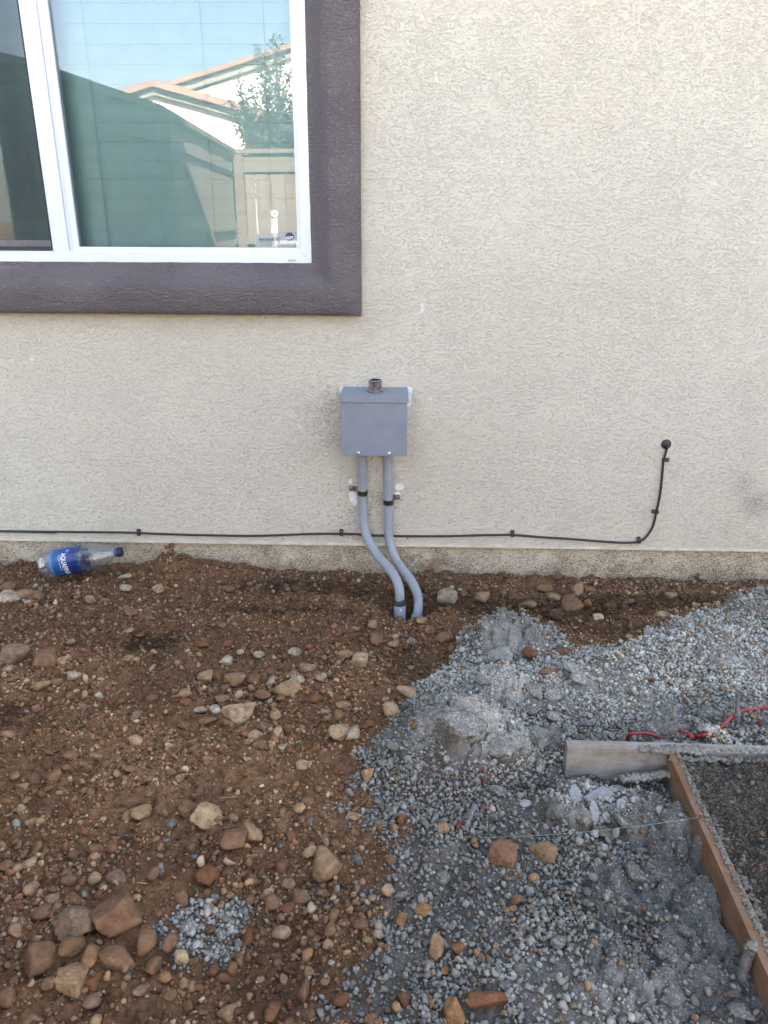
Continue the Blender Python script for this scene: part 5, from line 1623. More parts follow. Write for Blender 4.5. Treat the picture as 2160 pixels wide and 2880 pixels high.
# bark chips, splinters and straw
box8 = (np.array([(a, b, c) for a in (-.5, .5) for b in (-.5, .5) for c in (-.5, .5)]) * np.array([1, 1, 1]),
        np.array([(0, 1, 3), (0, 3, 2), (4, 6, 7), (4, 7, 5), (0, 4, 5), (0, 5, 1), (2, 3, 7), (2, 7, 6), (0, 2, 6), (0, 6, 4), (1, 5, 7), (1, 7, 3)]))
x, y = jgrid(.021)
g, d, i, sp_ = masks(x, y)
pr = (.5 * (1 - sstep(.2, .6, g)) * (1 - i)) * (.3 + .7 * sstep(-.2, .5, vn(x, y, .2, 6)) + .5 * np.exp(-((y + .12) / .12) ** 2))
k = RNG.rand(len(x)) < pr
x, y = x[k], y[k]; n = len(x)
ln = np.exp(RNG.normal(math.log(.011), .5, n)); wd = RNG.uniform(.0010, .0034, n)
straw = RNG.rand(n) < .10
wd[straw] *= .45; ln[straw] *= 1.7
C = np.where(straw[:, None], np.array([.30, .22, .12]), np.array([.048, .030, .020])) * RNG.uniform(.7, 1.6, (n, 1))
o, t_ = batch('bark_litter', M_BITS, [box8], x, y, np.ones(n), np.stack([ln, wd, wd * .5], 1), C, RNG.uniform(.001, .005, n), False, True)
tri += t_
print('loose triangles', tri, 'ground', 2 * len(quads))

# ------------------------------------------------------------------ wooden form
def wood(name, base, dark, dust):
    t = NT(name)
    tc = t.n('TexCoord').outputs['Object']
    g = t.noise(t.scaled(tc, (5, 60, 90)), 1.0, 6, 0.65, 0.8)
    c = t.mix(t.remap(g, 0.3, 0.7), dark, base)
    w = t.n('TexWave'); t.put(w.inputs['Vector'], t.scaled(tc, (1.2, 18, 18))); w.inputs['Scale'].default_value = 3.0; w.inputs['Distortion'].default_value = 5; w.inputs['Detail'].default_value = 2
    c = t.mix(t.math('MULTIPLY', t.ramp(w.outputs['Fac'], [(0.35, 1.0), (0.55, 0.0)]), 0.28), c, dark)
    n = t.noise(tc, 22, 5, 0.7); f = t.noise(tc, 260, 3, 0.7)
    c = t.mix(t.math('MULTIPLY', t.ramp(n, [(0.40, 0.0), (0.62, 1.0)]), dust), c, (0.34, 0.34, 0.335))
    c = t.mix(t.math('MULTIPLY', t.ramp(f, [(0.58, 0.0), (0.68, 1.0)]), dust * .6), c, (0.42, 0.42, 0.41))
    t.pbr(c, 0.8, t.bump(t.math('ADD', g, t.math('MULTIPLY', f, .4)), 0.5, 0.003), spec=0.25)
    return t.mat
M_WOOD1 = wood('weathered_board', (0.30, 0.268, 0.23), (0.19, 0.165, 0.135), .70)
M_WOOD2 = wood('brown_board', (0.255, 0.145, 0.078), (0.160, 0.084, 0.045), .16)
form = root_at('concrete_form', (fa[0], fa[1], 0), 'wooden form of two boards on edge holding fresh rough concrete', 'form')
BT = .026
def board(p, q, nrm, ztop_, zbot_, mat, name='form_board'):
    L = np.linalg.norm(q - p); d = (q - p) / L
    m = MB()
    NS = 14
    rs = np.random.RandomState(int(L * 1000))
    pr = []
    for k in range(NS + 1):
        w = rs.normal(0, .0004, 4)
        pr.append([(L * k / NS, 0 + w[0], zbot_), (L * k / NS, BT + w[1], zbot_), (L * k / NS, BT + w[2], ztop_ + w[3]), (L * k / NS, 0 + w[0], ztop_ + w[3])])
    for r in pr: m.v += r
    for k in range(NS):
        for e_ in range(4):
            a, b = 4 * k + e_, 4 * k + (e_ + 1) % 4
            m.f.append((a, b, b + 4, a + 4)); m.m.append(0)
    m.f.append((0, 1, 2, 3)); m.m.append(0); m.f.append(tuple(4 * NS + k for k in (3, 2, 1, 0))); m.m.append(0)
    o = m.build(name, mat, form, bevel=.0015)
    ang = math.atan2(d[1], d[0])
    flip = 1 if (-d[1] * nrm[0] + d[0] * nrm[1]) > 0 else -1
    o.location = (p[0] - fa[0], p[1] - fa[1], 0); o.rotation_euler.z = ang
    if flip < 0:
        for vv in o.data.vertices: vv.co.y = -vv.co.y
        o.data.flip_normals()
    return o
far_end = sa + sdir * 1.7
board(sa, far_end, snorm, ZFT, -.022, M_WOOD1)
near_end = fa + fdir * 1.35
board(fa - fdir * .003 + fnorm * 0, near_end, fnorm, ZFT - .001, -.035, M_WOOD2)
# crust of concrete splashed along the boards
def crust(path, wid, hgt, n, seed, name='concrete_crust', tone=(.27, .27, .255)):
    rs = np.random.RandomState(seed)
    V, F, off = [], [], 0
    for i in range(n):
        t = rs.rand(); k = min(int(t * (len(path) - 1)), len(path) - 2); f = t * (len(path) - 1) - k
        c = path[k] * (1 - f) + path[k + 1] * f
        sv, sf = A2[rs.randint(len(A2))]
        s = rs.uniform(.4, 1.0) ** 1.3
        a = rs.rand() * 6.28
        R = np.array([[math.cos(a), -math.sin(a), 0], [math.sin(a), math.cos(a), 0], [0, 0, 1]])
        P = (sv * np.array([wid * 1.2, wid * .8, hgt]) * s) @ R.T + c + np.array([*(rs.normal(0, wid * .35, 2)), rs.uniform(-.1, .25) * hgt])
        V.append(P); F.append(sf + off); off += len(sv)
    V = np.vstack(V); F = np.vstack(F)
    o = fast_mesh(name, V - np.array(form.location), F, M_BITS, {'tint': np.tile(np.array(tone), (len(V), 1)) * rs.uniform(.85, 1.15, (len(V), 1))})
    o['kind'] = 'stuff'
    o.parent = form
    return o
tp = lambda q, z=ZFT: np.array([q[0], q[1], z])
crust([tp(fa + fnorm * .018 + fdir * s_) for s_ in np.linspace(.0, 1.2, 30)], .0075, .0045, 1100, 1, tone=(.185, .183, .168))
crust([tp(fa + fnorm * .034 + fdir * s_, ZFT - .008) for s_ in np.linspace(.0, 1.2, 30)], .012, .008, 700, 2, tone=(.15, .142, .125))
crust([tp(fa + sdir * s_ + snorm * .01, ZFT) for s_ in np.linspace(-.05, .09, 12)], .014, .012, 260, 3, tone=(.22, .22, .205))
crust([tp(fa - fdir * .02 - fnorm * s_, ZFT * .55) for s_ in np.linspace(.0, .05, 6)] , .014, .012, 90, 4)
crust([tp(fa + sdir * s_ + snorm * .035, ZFT - .014) for s_ in np.linspace(-.02, .75, 24)], .018, .014, 620, 5, tone=(.20, .195, .18))
crust([tp(fa + sdir * s_ - snorm * .012, ZFT - .004) for s_ in np.linspace(.0, .75, 24)], .012, .007, 520, 6, tone=(.17, .165, .15))
crust([tp(fa + sdir * s_ + snorm * .013, ZFT + .001) for s_ in np.concatenate([np.linspace(.0, .10, 8), np.linspace(.16, .34, 10), np.linspace(.40, .75, 14)])], .012, .006, 330, 8, tone=(.24, .238, .22))
crust([np.array([*(fa - sdir * s_ - snorm * .022), .012 + .02 * (1 - s_ / .10)]) for s_ in np.linspace(.0, .10, 8)], .013, .012, 200, 7, tone=(.25, .255, .245))

# round steel stakes
M_STAKE = simple('cement_coated_steel', (.145, .145, .15), .85, 0, .35, 130, .8, 220)
def stake(p0, p1, r, lab, grp, blob=0):
    rt = root_at('stake', p0, lab, 'stake', grp)
    path = [np.array(p0) + (np.array(p1) - np.array(p0)) * k / 12 for k in range(13)]
    rs = np.random.RandomState(int(abs(p0[0]) * 999))
    path = [p + rs.normal(0, r * .08, 3) for p in path]
    rad = [r * (1 + .12 * rs.normal()) for _ in path]
    under(MB().tube(path, rad, 12).build('rod', M_STAKE, smooth=True), rt)
    if blob:
        c = path[6]
        m = MB().tube([c + np.array([0, 0, k]) for k in (-.016, -.009, 0, .008, .014)], [r * .9, r * 1.7, r * 1.9, r * 1.5, r * .8], 10)
        under(m.build('cement_blob', M_STAKE, smooth=True), rt)
    return rt
pb = onground(*zA(1440, 385)); 
d_ = ray(*zA(1425, 130)); tq = (pb[1] - CAM[1]) / d_[1]; pt = CAM + d_ * tq
stake(pb - np.array([0, 0, .03]), pt, .0042, 'thin cement-coated steel stake standing by the red cord', None, 1)
q0 = onlevel(*zB(1350, 1150), .004); q1 = onlevel(*zB(1455, 770), ZFT - .004)
q0[:2] -= 0; 
crust([np.array(q1) + np.array([0, 0, .004])] * 2, .011, .010, 40, 9, tone=(.20, .198, .185))
stake(q0 + (q0 - q1) * .3, q1, .0085, 'cement-coated round stake leaning against the long brown board', None)
q0 = onground(*z7(352, 205)); q1 = q0 + np.array([.022, .03, .045])
d_ = ray(*z7(393, 95)); tq = (q0[1] + .035 - CAM[1]) / d_[1]; q1 = CAM + d_ * tq
stake(q0, q1, .0048, 'short grey stake end leaning out of the dark gravel', None)

# red cord
M_RED = NT('red_cord'); _p = M_RED.pos()
_c = M_RED.mix(M_RED.ramp(M_RED.noise(M_RED.scaled(_p, (1, 1, 1)), 18, 3), [(0.50, 0.0), (0.58, 1.0)]), (0.34, 0.030, 0.042), (0.27, 0.028, 0.038))
M_RED.pbr(M_RED.mix(M_RED.ramp(M_RED.noise(_p, 120, 3), [(0.60, 0.0), (0.70, 0.6)]), _c, (0.32, 0.2, 0.19)), 0.42)
M_RED = M_RED.mat
cord = None
for kk, (pts, lifts) in enumerate((
        ([(590, 500), (586, 470), (610, 447), (680, 438), (740, 441), (800, 458), (830, 470)], [.0, .018, .030, .032, .030, .022, .010]),
        ([(985, 415), (1000, 425), (1045, 440), (1080, 468), (1098, 486)], [.004, .014, .022, .020, .006]),
        ([(1075, 462), (1095, 464), (1180, 452), (1250, 425), (1310, 385), (1350, 345), (1400, 295), (1460, 266), (1560, 252), (1659, 246), (1800, 240)], [.004, .008, .012, .014, .018, .024, .030, .026, .022, .020, .02]))):
    pp = []
    for (u, v), l in zip(pts, lifts):
        p = onground(*zA(u, v), lift=l); pp.append(p)
    if cord is None:
        cord = root_at('power_cord', pp[1], 'red power cord looping out of the gravel behind the form boards', 'cord')
    under(MB().tube(catmull(pp, 6), .0037, 10).build('cord_loop', M_RED, smooth=True), cord)
    if kk != 1:
        sl_ = slice(2, 6) if kk == 0 else slice(1, 5)
        qq = [p + np.array([.0006, .0016, .0016]) for p in pp[sl_]]
        under(MB().tube(catmull(qq, 6), .0029, 8).build('black_stripe', M_DARK, smooth=True), cord)

# mason's line with its nail
M_LINE = simple('white_twine', (.42, .42, .41), .8)
e0 = onlevel(*zA(1135, 1084), ZFT + .003); e1 = onground(*z7(415, 240), lift=.006)
e2 = onlevel(*zA(1500, 1090), .074)
line = root_at('string_line', e0, 'thin white string stretched from the long board over the gravel', 'string')
lp = [e1 + (e0 - e1) * t - np.array([0, 0, .010 * math.sin(math.pi * t)]) for t in np.linspace(0, 1, 12)]
under(MB().tube(lp, .00027, 6).build('twine', M_LINE), line)
under(MB().tube([e0, e0 + (e2 - e0) * .5 + np.array([0, 0, .002]), e2], .0009, 6).build('dark_end', M_DARK), line)
nl = root_at('nail', e0, 'bent nail holding the white string on the long board', 'nail')
m = MB().tube([e0 + np.array([0, 0, -.02]), e0 + np.array([0, 0, .008])], .0014, 8).lathe([(.008, .0028), (.009, .0028)], e0, (0, 0, 1), 10)
under(m.build('shank', M_ZINC), nl)

# ------------------------------------------------------------------ bottle
def clear_plastic():
    t = NT('clear_plastic'); p = t.pos()
    nm = t.bump(t.noise(p, 55, 3, .6), .35, .006)
    fr = t.n('Fresnel'); t.put(fr.inputs['Normal'], nm)
    t.put(fr.inputs['IOR'], t.math('ADD', t.math('MULTIPLY', t.n('NewGeometry').outputs['Backfacing'], 1 / 1.55 - 1.55), 1.55))
    tr = t.n('BsdfTransparent'); tr.inputs['Color'].default_value = (.90, .93, .955, 1)
    gl = t.n('BsdfGlossy'); gl.inputs['Roughness'].default_value = .06; t.put(gl.inputs['Normal'], nm)
    df = t.n('BsdfTranslucent'); df.inputs['Color'].default_value = (.5, .55, .62, 1)
    d2 = t.n('BsdfDiffuse'); d2.inputs['Color'].default_value = (.45, .50, .58, 1)
    a = t.n('MixShader'); a.inputs[0].default_value = .5
    t.t.links.new(df.outputs[0], a.inputs[1]); t.t.links.new(d2.outputs[0], a.inputs[2])
    b = t.n('MixShader'); t.put(b.inputs[0], t.remap(t.noise(p, 30, 3), .35, .7, .08, .24))
    t.t.links.new(tr.outputs[0], b.inputs[1]); t.t.links.new(a.outputs[0], b.inputs[2])
    c = t.n('MixShader'); t.put(c.inputs[0], t.math('MULTIPLY', fr.outputs[0], 2.6, clamp=True))
    t.t.links.new(b.outputs[0], c.inputs[1]); t.t.links.new(gl.outputs[0], c.inputs[2])
    t.surf(c.outputs[0]); return t.mat
M_CLEAR = clear_plastic()
pb0 = onwall(*zC(262, 545), -.095); pb1 = onwall(*zC(1362, 352), -.085)
BL = float(np.linalg.norm(pb1 - pb0)); bax = Vector((pb1 - pb0) / BL)
print('bottle length', BL)
R0 = .0450
RK = R0 / .0415
bottle = root_at('water_bottle', pb0, 'clear plastic water bottle with blue label lying on soil against the wall', 'bottle')
sx_ = BL / .285
NR = 48
bx_ = bax
bside = Vector((0, -1, 0)); bside = (bside - bx_ * bside.dot(bx_)).normalized()       # faces the camera
bup = bx_.cross(bside).normalized()
if bup.z < 0: bup = -bup
def bpt(t, a, r):      # a: angle from the side that faces the camera, growing upwards
    return Vector(pb0) + bx_ * (t * sx_) + (bside * math.cos(a) + bup * math.sin(a)) * r
prof_b = [(.000, .012), (.001, .022), (.005, .031), (.012, .0375), (.022, .0408), (.034, .0415), (.046, .0405), (.052, .0398), (.058, .0402), (.068, .0408), (.100, .0412), (.135, .0408), (.150, .0405), (.158, .0410), (.175, .0415), (.190, .0410), (.208, .0385), (.225, .0340), (.240, .0275), (.250, .0210), (.256, .0160), (.260, .0138), (.266, .0132), (.272, .0132)]
m = MB(); rs = np.random.RandomState(4)
ph = rs.rand(6) * 6.28
for t, r in prof_b:
    for k in range(NR):
        a = 2 * math.pi * k / NR
        rr_ = r * (RK if t < .235 else 1 + (RK - 1) * max(0, (.256 - t) / .021))
        if t < .03: rr_ *= 1 + (.10 * math.cos(5 * a) - .04) * (1 - t / .03); 
        if .19 < t < .25: rr_ *= 1 + .022 * math.cos(10 * a)
        rr_ *= 1 + .018 * math.sin(3 * a + 60 * t + ph[0]) * math.sin(45 * t + ph[1]) + .012 * math.sin(5 * a - 90 * t + ph[2])
        tt = t + (.004 * math.cos(5 * a) if t < .012 else 0)
        m.v.append(tuple(bpt(tt, a, rr_)))
for i in range(len(prof_b) - 1):
    for k in range(NR):
        k2 = (k + 1) % NR
        m.f.append((i * NR + k, i * NR + k2, (i + 1) * NR + k2, (i + 1) * NR + k)); m.m.append(0)
m.f.append(tuple(range(NR))); m.m.append(0)
under(m.build('shell', M_CLEAR, smooth=True), bottle)
def label_mat():
    t = NT('blue_label'); 
    tc = t.attr('along', 'Fac')
    c = t.ramp(tc, [(0.0, (0.05, 0.16, 0.44)), (0.09, (0.05, 0.16, 0.44)), (0.10, (0.012, 0.07, 0.25)), (0.16, (0.010, 0.075, 0.20)), (0.35, (0.008, 0.065, 0.22)), (0.55, (0.008, 0.035, 0.20)), (0.85, (0.010, 0.022, 0.12)), (1.0, (0.02, 0.07, 0.16))])
    p = t.pos()
    c = t.mix(t.ramp(t.noise(p, 60, 3), [(0.62, 0.0), (0.75, 0.35)]), c, (0.08, 0.25, 0.42))
    t.pbr(c, .28, t.bump(t.noise(p, 45, 3), .35, .004), spec=.6); return t.mat
M_LABEL = label_mat()
m = MB(); ts = np.linspace(.054, .158, 12); al = []
for t in ts:
    for k in range(NR):
        a = 2 * math.pi * k / NR
        r = R0 + .0006 + .0008 * math.sin(3 * a + 50 * t + ph[3])
        m.v.append(tuple(bpt(t, a, r))); al.append((t - ts[0]) / (ts[-1] - ts[0]))
for i in range(len(ts) - 1):
    for k in range(NR):
        k2 = (k + 1) % NR
        m.f.append((i * NR + k, i * NR + k2, (i + 1) * NR + k2, (i + 1) * NR + k)); m.m.append(0)
lb = m.build('label', M_LABEL, smooth=True)
at_ = lb.data.attributes.new('along', 'FLOAT', 'POINT'); at_.data.foreach_set('value', np.array(al, np.float32))
under(lb, bottle)
def wrap(txt, size, t0, a0, mat, name, bold=.01, parent=lb, sx=.63):
    """text running round the bottle from angle a0 downwards, letter tops towards the cap"""
    v, f = text_mesh(txt, 1.0, bold)
    # split long edges so that letters bend with the bottle
    me = bpy.data.meshes.new('tmp'); me.from_pydata([(a, b, 0) for a, b in v], [], f)
    bm = bmesh.new(); bm.from_mesh(me)
    bmesh.ops.triangulate(bm, faces=bm.faces)
    bmesh.ops.subdivide_edges(bm, edges=[e for e in bm.edges if e.calc_length() > .15], cuts=2)
    bm.to_mesh(me); bm.free()
    m = MB()
    for q in me.vertices:
        ang = a0 - q.co.x * size * sx / R0
        m.v.append(tuple(bpt(t0 + q.co.y * size, ang, R0 + .0022)))
    m.f = [tuple(p.vertices) for p in me.polygons]; m.m = [0] * len(m.f)
    bpy.data.meshes.remove(me)
    o = m.build(name, mat, None)
    o.parent = parent
    return o
M_LIGHTBLUE = simple('light_blue_print', (.10, .30, .55), .4)
wrap('AQUAFINA', .0240, .0985, .98, M_WHITE, 'lettering')
wrap('AQUAFINA', .0240, .1235, 3.1, M_LIGHTBLUE, 'lettering')
wrap('pure water  perfect taste', .0050, .0905, .50, M_WHITE, 'small_lettering', .004)
m = MB()
def tri_mark(a0, t0, pts, mat_i=0):
    m.poly([bpt(t0 + y, a0 - x / R0, R0 + .0022) for x, y in pts], mat_i)
tri_mark(1.32, .112, [(0, 0), (.007, .018), (.0095, .004)])
tri_mark(1.20, .113, [(0, 0), (.0055, .013), (.009, .002)])
o = m.build('mountain_emblem', M_LIGHTBLUE); o.parent = lb
# cap and its ring
cbase = bpt(.268, 0, 0)
m = MB().lathe([(0, .0150), (.001, .0153), (.0075, .0153), (.008, .0148)], cbase, bx_, 30)
under(m.build('cap_ring', simple('blue_cap_ring', (.02, .05, .28), .45), smooth=True), bottle)
m = MB()
prc = [(.0085, .0150), (.0095, .0156), (.0195, .0154), (.0215, .0146), (.0218, .0125), (.0205, .0118), (.0204, .0001)]
m.lathe(prc, cbase, bx_, 30)
for k in range(30):
    a = 2 * math.pi * k / 30
    rv = (bside * math.cos(a) + bup * math.sin(a)) * .0157
    m.tube([Vector(cbase) + bx_ * .0100 + rv, Vector(cbase) + bx_ * .0190 + rv], .0007, 4)
under(m.build('cap', simple('dark_cap', (.012, .014, .03), .45), smooth=True), bottle)

# ------------------------------------------------------------------ dry leaf and snail by the wall
M_LEAF = simple('dry_leaf', (.115, .058, .038), .7, 0, .35, 120, .3, 300)
lf = onwall(*z6(748, 120), -.012)
m = MB()
for i, (t, w) in enumerate(((0, .002), (.2, .010), (.42, .0135), (.65, .010), (.85, .0045), (1, .0005))):
    for j in (-1, 0, 1):
        m.v.append((lf[0] + j * w + .004 * t * math.sin(3 * t), lf[1] - .006 * abs(j) * (1 - t) - .004 * math.sin(3 * t) + .008 * t, lf[2] - .006 + .040 * t))
for i in range(5):
    for j in range(2):
        a = i * 3 + j
        m.f.append((a, a + 1, a + 4, a + 3)); m.m.append(0)
lo = m.build('leaf', M_LEAF, smooth=True)
mod = lo.modifiers.new('thick', 'SOLIDIFY'); mod.thickness = .0008
tag(lo, 'curled dry brown leaf propped against the base of the wall', 'leaf')
sn = onwall(*z8(937, 1682), .012)
sr = root_at('snail', sn, 'small brown snail shell stuck to the base of the wall', 'snail')
m = MB(); pts, rads = [], []
for k in range(46):
    a = k / 45 * 4.6 * math.pi
    rr_ = .0085 * math.exp(-.115 * (4.6 * math.pi - a) * .9)
    pts.append((sn[0] + rr_ * math.cos(a) * .62, sn[1] - .006 - .0035 * (1 - k / 45), sn[2] + rr_ * math.sin(a) * .62)); rads.append(max(.0006, rr_ * .66))
m.tube(pts, rads, 12)
under(m.build('shell', simple('snail_shell', (.13, .075, .05), .4, 0, .3, 400), smooth=True), sr)
m = MB().tube([(sn[0] - .002, sn[1] - .004, sn[2] - .006), (sn[0], sn[1] - .004, sn[2] - .011), (sn[0] + .001, sn[1] - .003, sn[2] - .0145)], [.0048, .0036, .0008], 10)
under(m.build('foot', M_LEAF, smooth=True), sr)
# clump of mud clinging above the wall mound
q = onwall(*z3(1108, 250), -.004)
for k, (u, v, w, h) in enumerate(((1108, 240, 40, 50), (1118, 285, 50, 46), (1080, 252, 22, 18))):
    p = onwall(*z3(u, v), .008)
    a = axial(p) / FPX / 2.304
    stone_at(p, (w * a, .018, h * a), 'rough', 'brown', ('mud splash clinging to the wall, tallest piece above the mound', 'mud lump on the wall at the mound peak', 'mud fleck stuck on the wall beside the mud splash')[k], sub=3, name='mud_clump', cat='mud clump', group='mud stuck on the wall above the mound')
# ------------------------------------------------------------------ the yard behind the lens, seen in the window pane
def fence_wood():
    t = NT('fence_wood'); p = t.pos()
    oi = t.n('ObjectInfo').outputs['Random']
    g = t.noise(t.scaled(p, (40, 40, 1.6)), 1.0, 5, .6)
    c = t.mix(t.remap(g, .3, .7), (.138, .112, .088), (.212, .178, .144))
    c = t.mix(t.remap(oi, 0, 1, .0, .45), c, (.13, .095, .07))
    t.pbr(c, .9, t.bump(g, .5, .004), spec=.2); return t.mat
M_FENCE = fence_wood()
M_POST = simple('red_brown_post', (.12, .085, .068), .85, 0, .2, 30)
c0 = mirrored(*z1(990, 655), 8.0)
TOPZ = float(c0[2]) - .02
def left_plan(uv):
    d = ray(*z1(*uv)); t = (TOPZ - CAM[2]) / d[2]; q = CAM + d * t; q[1] = 2 * GLASS_Y - q[1]; return q[:2]
LF = [left_plan((-90, 258)), left_plan((0, 275)), left_plan((240, 352)), left_plan((650, 482)), c0[:2]]
print('left fence plan', [tuple(np.round(q, 2)) for q in LF], 'top', TOPZ)
def fence(plan, label, cap, face, name='fence', gap=.006, bw=.14, rails=(.30, 1.05)):
    rt = root_at(name, (plan[0][0], plan[0][1], 0), label, 'fence', 'board fences round the yard')
    bm_ = None
    rs = random.Random(3)
    for a, b in zip(plan[:-1], plan[1:]):
        L = np.linalg.norm(b - a); d = (b - a) / L; nrm = np.array([-d[1], d[0]]) * face
        n = max(1, int(round(L / (bw + gap)))); st_ = L / n
        ang = math.atan2(d[1], d[0])
        for k in range(n):
            c = a + d * (st_ * (k + .5))
            if bm_ is None:
                mm = MB().box(-.5, .5, -.009, .009, 0, 1)
                bm_ = mm.build('board', M_FENCE, rt)
                o = bm_
            else:
                o = bm_.copy(); COL.objects.link(o); o.parent = rt
            o.location = (c[0] - plan[0][0], c[1] - plan[0][1], .03)
            o.scale = (st_ - gap * rs.uniform(.3, 1.7), 1, TOPZ - .03 - rs.uniform(.0, .012))
            o.rotation_euler.z = ang
        m = MB()
        for z in rails:
            q = [a + nrm * .0095, b + nrm * .0095, b + nrm * .047, a + nrm * .047]
            m.quadbox([(*w, z) for w in q] + [(*w, z + .088) for w in q])
        under(m.build('rail', M_FENCE), rt)
        m = MB()
        q = [a - nrm * .05, b - nrm * .05, b + nrm * .07, a + nrm * .07]
        m.quadbox([(*w, TOPZ) for w in q] + [(*w, TOPZ + .035) for w in q])
        q = [a + nrm * .0095, b + nrm * .0095, b + nrm * .033, a + nrm * .033]
        m.quadbox([(*w, TOPZ - .16) for w in q] + [(*w, TOPZ - .02) for w in q])
        under(m.build('cap_rail', M_FENCE), rt)
        nP = max(1, int(L / 1.9))
        for k in range(nP):
            c = b - d * (.06 + k * L / nP) + nrm * .095
            m = MB().box(c[0] - .045, c[0] + .045, c[1] - .045, c[1] + .045, 0, TOPZ - .005)
            under(m.build('post', M_POST), rt)
    return rt
fence(LF, 'long board fence along the yard side, mostly shaded, reflected in the window', True, 1)
ce = mirrored(*z1(1275, 632), 7.9)
fd = (ce[:2] - c0[:2]); fd /= np.linalg.norm(fd)
fence([c0[:2] - fd * .06, c0[:2] + fd * 3.4, c0[:2] + fd * 7.0], 'board fence across the yard end with light gaps, reflected in the window', True, 1, gap=.012, rails=(.28, .92))

# rake handle leaning on the side fence
h0, h1 = mirrored(*z1(905, 1000), 6.45), mirrored(*z1(795, 700), 5.65)
rk = root_at('tool_handle', (h0[0], h0[1], h0[2]), 'pale wooden tool handle leaning on the side fence, reflected in the window', 'tool handle')
hd = h1 - h0
under(MB().tube([h0 - hd * .75, h0, h1], .020, 12).lathe([(0, .020), (.012, .016), (.02, .005)], h1, hd, 12).build('shaft', simple('pale_wood', (.42, .33, .24), .6, 0, .1, 20), smooth=True), rk)
# white PVC riser with gauge
M_PVCW = simple('white_pvc', (.80, .79, .76), .4, 0, .03, 10)
D_R = 7.4
def R_(u, v): return mirrored(*z1(u, v), D_R)
r0, r1, r2, r3 = R_(1185, 1080), R_(1186, 945), R_(1186, 1050), R_(1288, 1048)
rz = root_at('pipe_riser', (r0[0], r0[1], 0), 'white plastic pipe riser with round gauge in the yard, reflected in the window', 'pipe riser')
m = MB().tube([(r0[0], r0[1], .0), (r1[0], r0[1], r1[2])], .0235, 14)
m.tube([(r2[0], r0[1], r2[2]), (r3[0], r0[1], r2[2])], .0235, 14)
m.tube([(r3[0], r0[1], .0), (r3[0], r0[1], r2[2] + .02)], .0235, 14)
under(m.build('pipe', M_PVCW, smooth=True), rz)
m = MB()
for zc in (r2[2], r1[2] - .10):
    m.tube([(r0[0], r0[1], zc - .035), (r0[0], r0[1], zc + .035)], .0235, 14)
m.tube([(r3[0], r0[1], r2[2] - .04), (r3[0], r0[1], r2[2] + .025)], .0235, 14)
under(m.build('fitting', M_PVCW, smooth=True), rz)
gq = R_(1186, 924)
m = MB().tube([(r0[0], r0[1], r1[2]), (r0[0], r0[1], gq[2])], .008, 10)
under(m.build('valve_stem', M_ZINC, smooth=True), rz)
m = MB().lathe([(-.02, .030), (.012, .030), (.016, .026), (.0165, .0001)], (gq[0], r0[1], gq[2]), (0, 1, 0), 20)
under(m.build('gauge', M_PVCW, smooth=True), rz)
m = MB().lathe([(.017, .012), (.018, .0001)], (gq[0], r0[1], gq[2]), (0, 1, 0), 14)
under(m.build('gauge_dial', M_ZINC), rz)

